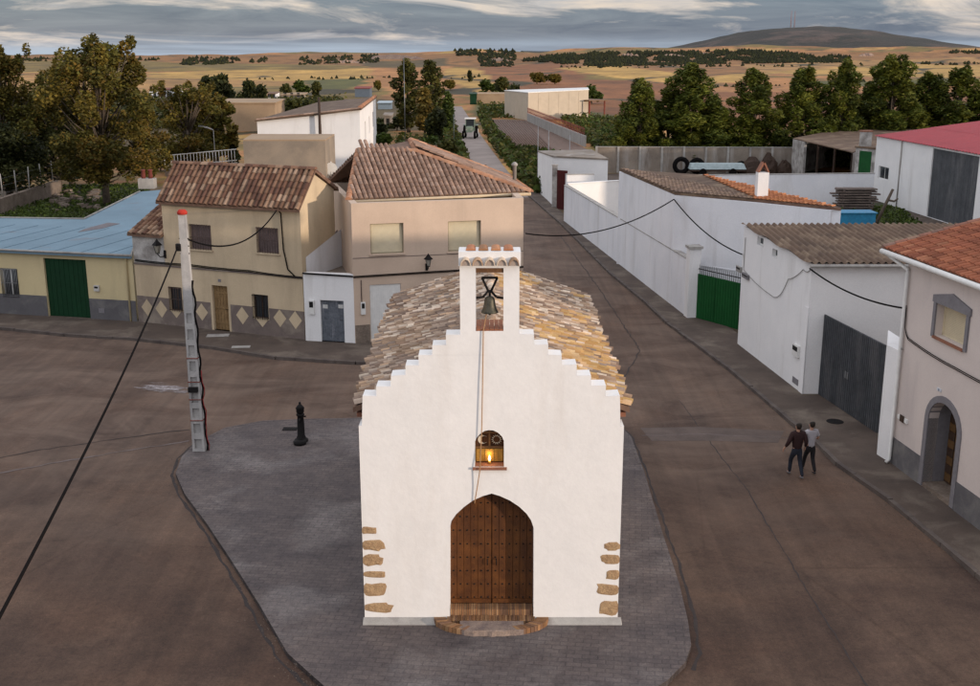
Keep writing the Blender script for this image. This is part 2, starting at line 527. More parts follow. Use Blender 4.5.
for i in range(nr):
    y = -60+60*(7600/60.0)**(i/(nr-1)) if True else 0
    for j in range(ncol):
        x = (j/(ncol-1)*2-1)*.72*(y+150)
        vs.append((x, y, zt(x, y))); cs.append(fieldcol(x, y))
fs = [(i*ncol+j, i*ncol+j+1, (i+1)*ncol+j+1, (i+1)*ncol+j) for i in range(nr-1) for j in range(ncol-1)]
me = bpy.data.meshes.new('ground'); me.from_pydata(vs, [], fs)
at = me.color_attributes.new('col', 'FLOAT_COLOR', 'POINT')
at.data.foreach_set('color', [q for c in cs for q in (*c, 1)])
me.polygons.foreach_set('use_smooth', [True]*len(fs))
m_ground = mat('soil and stubble', (.1,.1,.1), attr=True, scale=.35, bmp=.5, bdist=.05, bscale=2.5, fine=.22)
me.materials.append(m_ground)
go = bpy.data.objects.new('ground', me); COL.objects.link(go); tag(go, kind='structure')

# far mountain
MT = [(560,50),(600,50),(650,49.5),(680,44),(705,38.5),(735,32),(765,29),(800,27.5),(830,30),(860,35),(895,41),(930,46.5),(965,48),(1000,47),(1060,50),(1150,52),(1300,55)]
m_mount = mat('scrub mountainside', (.045,.038,.030), (.020,.022,.018), scale=.006, bmp=.6, bdist=8, bscale=.03, fine=.25, stain=(.095,.065,.052), stain_scale=.004, stain_lo=.5, stain_hi=.62)
mb = MB(); gx, gy = 150, 26
vv = []
for j in range(gy):
    fy = j/(gy-1); y = 3900+fy*2600
    prof = math.sin(PI*min(1, fy*1.12))**.8 if fy*1.12 < 1 else 0
    for i in range(gx):
        px = 520+800*i/(gx-1)
        hh = max(0, 12.5+(55-interp(MT, px))/FL*5100)
        x = (px-490)/FL*5100*(.9+.1*y/5100)
        r = 1+.30*noise.noise(Vector((x/260, y/300, 0)))*(1-prof)+.05*noise.noise(Vector((x/90, y/90, 4)))
        vv.append((x, y, hh*prof*r-6))
mb.faces(vv, [(j*gx+i, j*gx+i+1, (j+1)*gx+i+1, (j+1)*gx+i) for j in range(gy-1) for i in range(gx-1)], smooth=True)
tag(mb.build('hills', m_mount), kind='structure')

# ------------------------------------------------------------------ streets
m_road = mat('worn brown asphalt', (.086,.054,.039), (.060,.037,.028), scale=.35, rough=.92, bmp=.55, bdist=.008, bscale=28, fine=.2,
             stain=(.13,.086,.062), stain_scale=.22, stain_lo=.46, stain_hi=.72)
# add cracks and darker patches to the asphalt
nn = m_road.node_tree; bs = [x for x in nn.nodes if x.type == 'BSDF_PRINCIPLED'][0]
src = bs.inputs['Base Color'].links[0].from_socket
pp = pos(nn)
vo = nn.nodes.new('ShaderNodeTexVoronoi'); vo.feature = 'DISTANCE_TO_EDGE'; vo.inputs['Scale'].default_value = .16
wv = mixc(nn, .12, pp, nn.nodes.new('ShaderNodeTexNoise').outputs['Color'])
nn.links.new(wv, vo.inputs['Vector'])
cr = ramp(nn, vo.outputs['Distance'], [(0, (.8,.78,.76)), (.003, (.88,.87,.86)), (.006, (1,1,1))])
pt = ramp(nn, noi(nn, pp, .11, 4, .6, 1.5), [(.36, (.72,.72,.76)), (.5, (1,1,1)), (.66, (1.18,1.12,1.06))])
grit = ramp(nn, noi(nn, pp, 14, 8, .85), [(.3, (.62,.62,.62)), (.7, (1.4,1.37,1.33))])
c = mixc(nn, 1, src, cr, 'MULTIPLY'); c = mixc(nn, 1, c, pt, 'MULTIPLY'); c = mixc(nn, 1, c, grit, 'MULTIPLY')
g2 = ramp(nn, noi(nn, pp, 4.5, 6, .8), [(.32, (.80,.80,.80)), (.68, (1.22,1.20,1.18))]); c = mixc(nn, 1, c, g2, 'MULTIPLY')
sx_ = nn.nodes.new('ShaderNodeSeparateXYZ'); nn.links.new(pp, sx_.inputs[0])
mr_ = nn.nodes.new('ShaderNodeMapRange'); mr_.inputs[1].default_value = 23; mr_.inputs[2].default_value = 36; nn.links.new(sx_.outputs['Y'], mr_.inputs[0])
dn_ = ramp(nn, noi(nn, mapped(nn, pp, (.8,1.3,1)), .32, 7, .66, .8), [(.38, (.12,.12,.12)), (.62, (.85,.85,.85))])
df_ = mixc(nn, 1, mr_.outputs[0], dn_, 'MULTIPLY'); c = mixc(nn, df_, c, (.150,.104,.078))
tr_ = ramp(nn, noi(nn, mapped(nn, pp, (2.2,.12,1), (0,0,.42)), .9, 5, .6, .3), [(.35, (.86,.86,.86)), (.65, (1.12,1.11,1.1))]); c = mixc(nn, 1, c, tr_, 'MULTIPLY')
nn.links.new(c, bs.inputs['Base Color'])
m_gravel = mat('pale gravel track', (.30,.25,.22), (.22,.18,.16), scale=.3, bmp=.4, bscale=12)
m_pave = mat('old concrete pavement', (.11,.082,.065), (.072,.054,.044), scale=.8, rough=.92, bmp=.5, bdist=.012, bscale=9, fine=.2,
             stain=(.18,.145,.115), stain_scale=.5, stain_lo=.5, stain_hi=.7)
m_kerb = mat('worn kerb stone', (.13,.105,.09), (.07,.055,.05), scale=1.6, bmp=.5, bdist=.012, bscale=14, fine=.2)
m_island = mat('stamped concrete paving', (.122,.100,.094), (.080,.067,.068), scale=.9, rough=.8, bmp=.4, bdist=.01, bscale=7, fine=.2,
             stain=(.20,.18,.175), stain_scale=.35, stain_lo=.5, stain_hi=.75)
nn = m_island.node_tree; bs = [x for x in nn.nodes if x.type == 'BSDF_PRINCIPLED'][0]
src = bs.inputs['Base Color'].links[0].from_socket
br = nn.nodes.new('ShaderNodeTexBrick'); br.inputs['Scale'].default_value = 1.0
br.inputs['Brick Width'].default_value = .30; br.inputs['Row Height'].default_value = .15; br.inputs['Mortar Size'].default_value = .012
br.inputs['Color1'].default_value = (.85,.85,.85,1); br.inputs['Color2'].default_value = (1.14,1.12,1.1,1); br.inputs['Mortar'].default_value = (.6,.6,.62,1)
nn.links.new(mapped(nn, mixc(nn, .10, pos(nn), nn.nodes.new('ShaderNodeTexNoise').outputs['Color']), (1,1,1), (0,0,.12)), br.inputs['Vector'])
fm_ = ramp(nn, noi(nn, pos(nn), .55, 5, .6), [(.35, (.4,.4,.4)), (.65, (1,1,1))])
mt_ = ramp(nn, noi(nn, mapped(nn, pos(nn), (1,1,1)), 5.5, 7, .8), [(.3, (.74,.74,.76)), (.7, (1.28,1.25,1.2))])
nn.links.new(mixc(nn, 1, mixc(nn, fm_, src, mixc(nn, 1, src, br.outputs['Color'], 'MULTIPLY')), mt_, 'MULTIPLY'), bs.inputs['Base Color'])

def sheet(name, pts, z, m, kind='structure'):
    mb = MB(); polys = [[Vector((p[0], p[1], 0)) for p in pts]]
    tr = tessellate_polygon(polys); fs = []
    for a, b, c in tr:
        if (polys[0][b]-polys[0][a]).cross(polys[0][c]-polys[0][a]).z < 0: b, c = c, b
        fs.append((a, b, c))
    mb.faces([Vector((p[0], p[1], z)) for p in pts], fs)
    return tag(mb.build(name, m), kind=kind)
def slabtop(name, pts, z, m, z0=-.05, bev=.015):
    """raised paved area with vertical sides"""
    mb = MB(); polys = [[Vector((p[0], p[1], 0)) for p in pts]]
    area = sum(pts[i][0]*pts[(i+1) % len(pts)][1]-pts[(i+1) % len(pts)][0]*pts[i][1] for i in range(len(pts)))
    if area < 0: pts = list(reversed(pts)); polys = [[Vector((p[0], p[1], 0)) for p in pts]]
    tr = tessellate_polygon(polys); fs = []
    for a, b, c in tr:
        if (polys[0][b]-polys[0][a]).cross(polys[0][c]-polys[0][a]).z < 0: b, c = c, b
        fs.append((a, b, c))
    k = len(pts)
    vs = [Vector((p[0], p[1], z)) for p in pts]+[Vector((p[0], p[1], z0)) for p in pts]
    fs += [(i, k+i, k+(i+1) % k, (i+1) % k) for i in range(k)]
    mb.faces(vs, fs); return tag(mb.build(name, m), kind='structure')
def kerb(name, line, m, w=.14, top=.135, seg=.9, side=1, dmg=.35):
    mb = MB()
    pts = [Vector((p[0], p[1], 0)) for p in line]
    for a, b in zip(pts, pts[1:]):
        L = (b-a).length; k = max(1, round(L/seg)); t = (b-a)/L; nn_ = Vector((t.y, -t.x, 0))*side
        for i in range(k):
            p = a+t*(L*i/k+.008); q = a+t*(L*(i+1)/k-.008)
            z = top+R.uniform(-.03, .004)*(1 if R.random() < dmg else .2); z2 = z+R.uniform(-.01, 0)
            o1 = R.uniform(-.015, .015)
            quad = [p, q, q+nn_*(w+o1), p+nn_*(w+o1)]
            if side < 0: quad.reverse()
            # order must be ccw seen from above
            ar = sum(quad[j].x*quad[(j+1)%4].y-quad[(j+1)%4].x*quad[j].y for j in range(4))
            if ar < 0: quad.reverse()
            mb.hexa([Vector((v.x, v.y, -.05)) for v in quad], [Vector((v.x, v.y, z)) for v in quad])
    return tag(mb.build(name, m), kind='structure')

road_pts = G2((-160,316),(139,318),(306,336),(520,330),(505,298),(484,200),(529,197),(563.7,222),(687,315),(830,425),(1010,540),(1300,700),(1500,1000),(-500,1000))
sheet('road', road_pts, 0.0, m_road)
sheet('gravel_track', G2((484,200),(468,165),(462,150),(456,136),(451.7,108),(444,87),(448,87),(462.7,108),(481.6,136),(491.8,150),(503,165),(529,197)), -.02, m_gravel)
# left pavement
kl = G2((-160,322),(0,329),(66,336),(130,339.5),(212,348.5),(277,359),(356,364),(440,362),(531,346),(513,300),(489,202))
bl = G2((484,200),(505,298),(520,330),(355,340),(306,336),(139,318),(-160,308))
slabtop('pavement', kl+bl, .11, m_pave)
kerb('kerb', kl, m_kerb, side=1)
# right pavement
kr = G2((525,192),(563.7,226),(610,273),(645,302),(668.6,324),(730,370),(761.5,396),(793,424),(816.6,442),(840,466),(892.6,502.6),(913.6,520),(980,577),(1150,720))
brr = G2((1350,760),(1010,540),(905,440),(880,425),(825,380),(737,335),(687,300),(563.7,215),(532,188))
slabtop('pavement', kr+brr, .11, m_pave)
kerb('kerb', kr, m_kerb, side=1, dmg=.7)
# island round the chapel
ISL = [(364.6,421),(308,422),(262.5,424),(225,431),(196,446),(182,460),(176,477),(185,498),(208,529),(233,567),(260,610),(287.5,658),(308,677),(325,692),(400,706),(560,712),(640,702),(667,686),(685.5,667),(691,650),(687.6,625),(679,588),(662.6,538),(644,475),(631,440),(619,428),(560,419)]
isl = G2(*ISL)
slabtop('paved_island', isl, .12, m_island)
kerb('island_kerb', isl+isl[:1], m_island, w=.10, top=.128, seg=.6, side=-1, dmg=.1)
# dark damp tar along the island's kerb, cracks, patches
m_tar = mat('dark tar seam', (.045,.033,.030), (.03,.023,.021), scale=3, rough=.8, bmp=.4)
m_light = mat('pale road joint', (.15,.115,.105), (.11,.085,.078), scale=2, bmp=.4)
def ribbon(name, pts, wid, z, m, step=.35, jit=.5, zf=None):
    mb = MB(); pp = []
    for a, b in zip(pts, pts[1:]):
        k = max(1, int((b-a).length/step))
        pp += [a.lerp(b, i/k) for i in range(k)]
    pp.append(pts[-1]); L = []; Rr = []
    for i, p in enumerate(pp):
        t = (pp[min(i+1, len(pp)-1)]-pp[max(i-1, 0)]).normalized(); q = Vector((t.y, -t.x, 0))
        c = q*R.uniform(-1, 1)*wid*jit; ww = wid*R.uniform(.4, 1.3)
        L.append(Vector((p.x, p.y, z))+c+q*ww/2); Rr.append(Vector((p.x, p.y, z))+c-q*ww/2)
    mb.faces(L+Rr, [(i, i+1, len(L)+i+1, len(L)+i) for i in range(len(L)-1)])
    o = mb.build(name, m); return tag(o, kind='structure')
isl_c = Vector((0, 25, 0))
out = [p+(p-isl_c).normalized()*.20 for p in isl]
ribbon("tar_seam", out[4:14], .09, .004, m_tar, .3, .35)
ribbon("tar_seam", out[18:26], .09, .004, m_tar, .3, .35)
ribbon('road_crack', G2((679,400),(700,429),(722,458),(746,488),(800,579),(842,646),(870,690)), .04, .004, m_tar, .25, .6)
ribbon('road_joint', G2((642,436),(700,434),(783,438),(812,444)), .10, .008, m_light, .3, .5)
ribbon('road_joint', G2((-40,481),(60,462),(189,441)), .10, .008, m_light, .3, .5)
ribbon('road_crack', G2((-60,470),(40,450),(170,432),(190,430)), .05, .012, m_tar, .3, .9)
ribbon('road_crack', G2((600,420),(640,350),(600,290),(560,235)), .05, .012, m_tar, .3, .9)
0 and ribbon('gutter_stain', [p+Vector((-.3,-.35,0)) for p in kr[1:]], .16, .003, m_tar, .3, .5)
0 and ribbon('gutter_stain', [p+Vector((.1,-.4,0)) for p in kl[:8]], .14, .003, m_tar, .3, .5)
sheet('road_patch', G2((640,428),(700,427),(784,431),(778,443),(716,441),(652,441)), .005, mat('pale asphalt patch', (.125,.092,.077), (.085,.062,.052), scale=1.5, bmp=.5, bscale=20, fine=.2))
m_spill = mat('lime spill', (.42,.38,.38), (.12,.09,.08), scale=5, bmp=.2)
mb = MB()
for k in range(90):
    px = R.gauss(166, 12); py = 388+(px-166)*.12+R.gauss(0, 2.0); c = P(px, py, .016)
    a = R.uniform(-.3, .1); l = R.uniform(.1, .5); ww = R.uniform(.015, .05)
    t = Vector((math.cos(a), math.sin(a), 0)); q = Vector((-t.y, t.x, 0)); c.z = .014+k*.00004
    mb.face([c-t*l, c-q*ww, c+t*l, c+q*ww])
tag(mb.build('lime_spill', m_spill), kind='structure')
# ------------------------------------------------------------------ shared building materials
def proj(p):
    dx, dy, dz = p[0], p[1], p[2]-H
    d = dy*CT-dz*ST; v = -(dz*CT+dy*ST)/d
    return 490+FL*dx/d, 343+FL*v
def back_to(wf, u, px, z=4.0, lo=0, hi=60):
    """depth behind a facade at which a point shows at px"""
    s0 = proj(wf.pt(u, z, -lo))[0]-px
    for _ in range(50):
        mid = (lo+hi)/2; s = proj(wf.pt(u, z, -mid))[0]-px
        if s*s0 > 0: lo = mid
        else: hi = mid
    return (lo+hi)/2
m_white = mat('lime white plaster', (.80,.79,.78), (.74,.735,.73), scale=.8, bmp=.35, bdist=.012, bscale=7, fine=.05, stain=(.55,.53,.50), streak=1, stain_scale=.7, stain_lo=.56, stain_hi=.85)
m_white2 = mat('white plaster with dirt streaks', (.78,.78,.80), (.70,.71,.74), scale=.5, bmp=.4, bdist=.015, bscale=6, fine=.07, stain=(.50,.485,.47), streak=1, stain_scale=.9, stain_lo=.52, stain_hi=.9)
m_chapel = mat('whitewashed chapel plaster', (.79,.77,.745), (.74,.725,.705), scale=.5, bmp=.55, bdist=.03, bscale=1.3, fine=.025, stain=(.66,.62,.575), streak=1, stain_scale=1.1, stain_lo=.55, stain_hi=.95)
m_cream = mat('cream plaster', (.60,.48,.325), (.51,.405,.27), scale=.7, bmp=.4, bdist=.01, bscale=8, fine=.08, stain=(.38,.30,.205), streak=1, stain_scale=.9, stain_lo=.46, stain_hi=.8)
m_yellow = mat('pale yellow plaster', (.60,.50,.29), (.53,.44,.26), scale=.6, bmp=.3, bscale=8, fine=.06, stain=(.36,.30,.19), streak=1, stain_scale=.6, stain_lo=.55, stain_hi=.85)
m_salmon = mat('salmon beige plaster', (.59,.455,.35), (.51,.39,.30), scale=.6, bmp=.3, bscale=8, fine=.06, stain=(.42,.325,.25), streak=1, stain_scale=.7, stain_lo=.5, stain_hi=.8)
m_pinkw = mat('pinkish white plaster', (.62,.545,.50), (.55,.48,.445), scale=.5, bmp=.4, bscale=9, fine=.06, stain=(.42,.37,.36), streak=1, stain_scale=.8, stain_lo=.5, stain_hi=.85)
m_greyp = mat('grey plinth paint', (.13,.125,.13), (.10,.095,.10), scale=1, bmp=.4, bscale=9, fine=.1, stain=(.19,.18,.17), stain_scale=.9)
m_brownp = mat('brown grey plinth paint', (.19,.15,.13), (.14,.11,.10), scale=1.2, bmp=.4, bscale=9, fine=.12, stain=(.30,.25,.20), stain_scale=.9)
m_beige = mat('bare beige render', (.27,.22,.17), (.20,.165,.13), scale=.4, bmp=.4, bscale=5, fine=.12, stain=(.34,.27,.20), stain_scale=.3)
m_sand = mat('sand coloured wall', (.38,.27,.17), (.30,.21,.135), scale=.3, bmp=.3, bscale=3, fine=.1)
m_conc = mat('weathered concrete panels', (.30,.25,.20), (.17,.14,.115), scale=.5, bmp=.5, bscale=5, fine=.15, stain=(.36,.33,.30), streak=1, stain_scale=.8)
m_peel = mat('peeling whitewash', (.55,.53,.5), (.20,.18,.165), scale=1.4, bmp=.7, bdist=.03, bscale=5, fine=.15)
m_tile = mat('clay roof tiles', (.1,.1,.1), attr=True, scale=2.2, rough=.9, bmp=.5, bdist=.01, bscale=18, fine=.18)
m_clay = mat('clay bedding', (.20,.12,.08), (.12,.07,.05), scale=3, bmp=.5, bscale=12)
m_fibro = mat('brown fibre cement sheet', (.155,.10,.066), (.095,.062,.044), scale=.6, rough=.9, bmp=.35, bscale=10, fine=.18, stain=(.25,.18,.12), streak=0, stain_scale=.9, stain_lo=.5)
m_blue = mat('blue roof paint', (.165,.255,.32), (.13,.205,.26), scale=.4, rough=.75, bmp=.3, bscale=4, fine=.1, stain=(.17,.16,.17), stain_scale=.35, stain_lo=.6, stain_hi=.75)
m_redroof = mat('red sheet metal roof', (.36,.035,.045), (.30,.028,.038), scale=.4, rough=.5, bmp=.1, fine=.06)
m_green = mat('dark green door paint', (.005,.038,.014), (.004,.030,.011), scale=1, rough=.6, bmp=.15, fine=.08, spec=.2)
m_green2 = mat('bright green gate paint', (.008,.085,.02), (.006,.065,.016), scale=1, rough=.6, bmp=.15, fine=.08, spec=.2)
m_greyd = mat('dark grey steel gate', (.075,.08,.088), (.052,.056,.062), scale=1.5, rough=.7, bmp=.2, fine=.12, stain=(.12,.12,.125), streak=1, stain_scale=1.5)
m_slate = mat('blue grey painted metal', (.16,.175,.20), (.085,.095,.115), scale=2.5, rough=.6, bmp=.3, fine=.15, streak=1, stain=(.26,.27,.30), stain_scale=4, stain_lo=.55)
m_whitem = mat('white painted metal', (.74,.73,.70), (.66,.655,.63), scale=1, rough=.5, bmp=.1, fine=.05)
m_wood = mat('brown varnished timber', (.20,.105,.045), (.13,.065,.03), scale=5, rough=.6, bmp=.4, fine=.15)
m_woodd = mat('dark timber', (.06,.035,.022), (.035,.02,.014), scale=6, rough=.7, bmp=.4, fine=.2)
m_ochre = mat('ochre weathered timber', (.26,.165,.075), (.18,.11,.05), scale=4, rough=.8, bmp=.4, fine=.15)
m_blind = mat('cream roller blind', (.56,.48,.33), (.50,.43,.30), scale=1, rough=.6, bmp=.05, fine=.04)
m_blindg = mat('yellowish aluminium blind', (.62,.54,.38), (.56,.49,.34), scale=1, rough=.6, bmp=.05, fine=.04)
m_iron = mat('black wrought iron', (.014,.012,.012), (.009,.008,.008), scale=8, rough=.7, bmp=.3, fine=.15, spec=.15)
m_rust = mat('rusty iron bars', (.11,.075,.065), (.06,.04,.035), scale=8, rough=.8, bmp=.3)
m_rustred = mat('red oxide railing', (.22,.055,.035), (.15,.04,.03), scale=3, rough=.8, bmp=.3)
m_gal = mat('galvanised steel', (.30,.31,.32), (.22,.23,.24), scale=4, rough=.45, metal=.6, bmp=.15)
m_cable = mat('black cable sheath', (.010,.009,.009), (.008,.007,.007), scale=5, rough=.95, bmp=.1, spec=.03)
m_brick = mat('red brick', (.30,.13,.08), (.22,.095,.06), scale=4, bmp=.5, bscale=12, fine=.2)
m_plastic = mat('grey plastic box', (.30,.29,.27), (.26,.25,.24), scale=2, rough=.5, bmp=.05)
m_stone = mat('field stone masonry', (.24,.19,.15), (.13,.10,.08), scale=1.6, bmp=.8, bdist=.05, bscale=3.5, fine=.25)
m_concl = mat('pale concrete', (.40,.38,.35), (.30,.285,.265), scale=2, bmp=.4, bscale=12, fine=.12, stain=(.22,.20,.19), streak=1, stain_scale=1.5)
m_greydoor = mat('grey window surround', (.20,.19,.20), (.17,.16,.17), scale=2, bmp=.3, fine=.08)
m_glass = glass('window glass')
m_dark = mat('dark interior', (.012,.011,.01), (.009,.008,.008), scale=2, bmp=0, fine=0)

def box_part(name, m, par, wf, r, d0, d1):
    mb = MB(); wf.box(mb, r[0], r[1], r[2], r[3], d0, d1); return mb.build(name, m, par)
def meter(par, wf, r, m=None, name='meter_box'):
    o = box_part(name, m or m_plastic, par, wf, r, .002, .10)
    u0, u1, z0, z1 = r; mb = MB(); wf.box(mb, u0+.04, u1-.04, (z0+z1)/2, z1-.05, .101, .108); mb.build('pane', m_dark, o)
def wall_lamp(px, py, wf, label, scale=1.0, group=None):
    u, z = wf.uz(px, py)
    t = thing('wall_lantern', label, 'lantern', wf.pt(u, z, 0), group)
    mb = MB(); s = scale
    mb.tube([wf.pt(u, z-.05*s, .0), wf.pt(u, z-.16*s, .12*s), wf.pt(u, z-.14*s, .3*s), wf.pt(u, z-.02*s, .42*s), wf.pt(u, z+.02*s, .42*s)], .018*s, 6)
    mb.box(wf.pt(u, z-.08*s, .015), (.1*s, .03, .3*s), math.atan2(wf.u.y, wf.u.x))
    mb.build('bracket', m_iron, t)
    c = wf.pt(u, z, .42*s); mb = MB()
    for k in range(4):
        a = PI/4+k*PI/2
        mb.tube([c+Vector((math.cos(a)*.07*s, math.sin(a)*.07*s, .02)), c+Vector((math.cos(a)*.15*s, math.sin(a)*.15*s, .32*s))], .012*s, 4)
    mb.tube([c+Vector((0,0,.32*s)), c+Vector((0,0,.36*s)), c+Vector((0,0,.48*s)), c+Vector((0,0,.56*s))], [.20*s,.17*s,.06*s,.015*s], 4, smooth=False)
    mb.tube([c, c+Vector((0,0,.03*s))], [.05*s,.09*s], 4, smooth=False)
    mb.build('lantern_frame', m_iron, t)
    mb = MB(); mb.tube([c+Vector((0,0,.035*s)), c+Vector((0,0,.315*s))], [.06*s,.135*s], 4, smooth=False, cap=False); mb.build('pane', glass('lantern glass', (.35,.33,.28)) if 'lantern glass' not in MATS else MATS['lantern glass'], t)
    return t

# ================================================================== A: yellow garage with blue roof
A0 = P(-95,309.5); A1 = P(137.5,323.6)
wa = WF(A0, A1); za = zat(258, A1.y)
t = thing('garage', 'low pale yellow garage with blue painted flat roof and dark green door', 'garage', A0.lerp(A1, .5))
hd = wa.rect(43,258,91,320); hd = (hd[0], hd[1], .10, hd[3])
hw = wa.rect(0,268,20,297)
mb = MB(); slab(mb, wa, [(0,0),(wa.W,0),(wa.W,za),(0,za)], [hole(hd), hole(hw)], .25)
rp = [Vector((A0.x, A0.y, 0)), Vector((A1.x, A1.y, 0))]+[Vector((p.x, p.y, 0)) for p in (P(141,231,za), P(166,203,za), P(169,191,za), P(140,193.5,za), P(84,221.5,za), P(-80,219,za))]
for i in range(1, len(rp)):
    wf = WF(rp[i], rp[(i+1) % len(rp)]); slab(mb, wf, [(0,0),(wf.W,0),(wf.W,za),(0,za)], [], .2)
mb.build('wall', m_yellow, t)
mb = MB(); cen = sum(rp, Vector())/len(rp)
ov = [p+Vector((0,0,za+.13)) for p in rp]; ov[0] += wa.n*.22; ov[1] += wa.n*.22+wa.u*.1
mb.hexa([p-Vector((0,0,.12)) for p in ov], ov)
rf = mb.build('roof', m_blue, t)
mb = MB()
for a, b in ((ov[0], ov[1]), (ov[1], ov[2]), (ov[5], ov[6]), (ov[6], ov[7])):
    mb.tube([a+Vector((0,0,.03)), b+Vector((0,0,.03))], .055, 6)
mb.build('roof_edge', m_concl, rf)
mb = MB()    # seams of the sheeting
for k in range(1, 9):
    a = ov[0].lerp(ov[1], k/9); b = a-wa.n*7.5
    mb.hexa([a, a+wa.u*.04, b+wa.u*.04, b], [a+Vector((0,0,.02)), a+wa.u*.04+Vector((0,0,.02)), b+wa.u*.04+Vector((0,0,.02)), b+Vector((0,0,.02))])
mb.build('roof_seam', m_blue, rf)
mb = MB()
q = G2((78,232),(101,228.5),(120,223.5),(108,222.5),(84,229), z=za+.145)
mb.hexa([p-Vector((0,0,.02)) for p in q], q); mb.build('felt_patch', mat('grey roofing felt', (.17,.15,.155), (.13,.12,.13), scale=1), rf)
door(t, wa, hd, m_green, m_gal, .12, 9, handle=False, name='garage_door')
window(t, wa, hw, 'glass', m_whitem, m_glass, .15, bars=.06, barm=m_gal, nb=12)
mb = MB()
zp = wa.uz(120, 300)[1]
wa.box(mb, 0, hd[0]-.02, 0, zp, .0, .03); mb.build('plinth', m_greyp, t)
mb = MB(); wa.box(mb, hd[1]+.02, wa.W, 0, zp, .0, .03); mb.build('plinth', m_greyp, t)
meter(t, wa, wa.rect(94.5,285,100,291), mat('white meter box', (.6,.58,.55)), 'meter_box')
box_part('vent', m_greydoor, t, wa, wa.rect(99,308,105,313), .031, .045)
mb = MB(); mb.tube([wa.pt(wa.W-.25, za, .12), wa.pt(wa.W-.3, za-.1, .06), wa.pt(wa.W-.3, .1, .06)], .045, 6); mb.build('drainpipe', m_yellow, t)
# chimney stack with two red pots
c = P(148,190,za); 
t = thing('chimney', 'stubby grey chimney with two red pots at the back of the blue roof', 'chimney', (c.x, c.y, za+.13))
mb = MB(); mb.box((c.x, c.y, za+.13+.35), (1.1, .8, .7)); mb.build('stack', m_concl, t)
for k in (-1, 1):
    mb = MB(); mb.lathe((c.x+k*.25, c.y, za+.832), [(.15,0),(.16,.2),(.13,.5),(.17,.55),(.17,.62)], 10); mb.build('chimney_pot', mat('red chimney pot', (.17,.04,.03)), t)

# ================================================================== B: cream house with tiled roof
B0 = P(139.3,323.8); B1 = P(305.5,342); wb = WF(B0, B1)
ue = wb.uz(165.5, 260)[0]; ur = wb.uz(301, 230)[0]
W = wb.W
ze = zat(205, wb.pt(W*.9, 0).y); zb = wb.uz(160, 265)[1]; zl = wb.uz(150, 236)[1]
hw1 = wb.rect(189,224,212,250.5); hw2 = wb.rect(256,227,279,254); hw3 = wb.rect(168.5,286.5,183,311.5); hw4 = wb.rect(252.5,294,269,319.5)
hdb = wb.rect(211.5,285,229.5,326); hdb = (hdb[0], hdb[1], .11, hdb[3])
t = thing('house', 'cream two storey house with diamond painted plinth and old clay tile roof', 'house', B0.lerp(B1, .5))
mb = MB()
slab(mb, wb, [(0,0),(W,0),(W,ze),(ue,ze),(ue,zl),(0,zl)], [hole(h) for h in (hw1,hw2,hw3,hw4,hdb)], .3)
Db = back_to(wb, W, 334, ze); Dr = Db*.42
zr = zat(172.5, wb.pt(W, 0, -Dr).y)
ws = WF(wb.pt(W, 0), wb.pt(W, 0, -Db))
zbk = zat(189, wb.pt(W, 0, -Db).y)
slab(mb, ws, [(0,0),(Db,0),(Db,zbk),(Dr,zr-.05),(0,ze)], [], .3)
wl = WF(wb.pt(ue, 0, -Db), wb.pt(ue, 0)); slab(mb, wl, [(0,0),(Db,0),(Db,ze),(Db-Dr,zr-.05),(0,zbk)], [], .3)
wk = WF(wb.pt(W, 0, -Db), wb.pt(ue, 0, -Db)); slab(mb, wk, [(0,0),(wk.W,0),(wk.W,zbk),(0,zbk)], [], .3)
mb.build('wall', m_cream, t)
def gable_roof(par, wf, u0, u1, d0, dr, db, z0, zr, z1, pal, tw=.22, tl=.34, ov=.25, ovs=.12, m=None, name='roof', both=True):
    s = (zr-z0)/dr
    f = [wf.pt(u0-ovs, z0-s*ov+.12, ov+d0), wf.pt(u1+ovs, z0-s*ov+.12, ov+d0), wf.pt(u1+ovs, zr+.12, -dr), wf.pt(u0-ovs, zr+.12, -dr)]
    s2 = (zr-z1)/(db-dr)
    g = [wf.pt(u1+ovs, z1-s2*ov+.12, -db-ov), wf.pt(u0-ovs, z1-s2*ov+.12, -db-ov), wf.pt(u0-ovs, zr+.12, -dr), wf.pt(u1+ovs, zr+.12, -dr)]
    mb = MB(); solid(mb, f, .1); solid(mb, g, .1); r = mb.build(name, m_clay, par)
    mb = MB(); tiles(mb, f, wf.u, tw, tl, pal)
    if both: tiles(mb, g, wf.u, tw, tl, pal)
    ridge(mb, f[3]+Vector((0,0,.03)), f[2]+Vector((0,0,.03)), .26, .4, pal)
    mb.build('roof_tiles', m_tile, r)
    return r, f, g
gable_roof(t, wb, ue, W, 0, Dr, Db, ze, zr, zbk, CLAY_DARK, .26, .34)
# lean-to wing at the left
Dl = back_to(wb, 0, 166, zl+.6); zlt = zat(204, wb.pt(0, 0, -Dl).y)
mb = MB(); wz = WF(wb.pt(0, 0, -Dl), wb.pt(0, 0)); slab(mb, wz, [(0,0),(Dl,0),(Dl,zl),(0,zlt)], [], .25)
wb.box(mb, .02, ue-.02, zb+.03, zl-.01, .001, .012)
mb.build('wing_wall', m_peel, t)
f = [wb.pt(-.12, zl-.05+.12, .2), wb.pt(ue-.02, zl-.05+.12, .2), wb.pt(ue-.02, zlt+.12, -Dl), wb.pt(-.12, zlt+.12, -Dl)]
mb = MB(); solid(mb, f, .1); r2 = mb.build('wing_roof', m_clay, t)
mb = MB(); tiles(mb, f, wb.u, .27, .38, CLAY_DARK); mb.build('roof_tiles', m_tile, r2)
m_wfr = mat('grey brown window frame', (.17,.12,.11)); m_blpane = mat('closed brown shutter', (.155,.115,.11), (.12,.09,.085), scale=4)
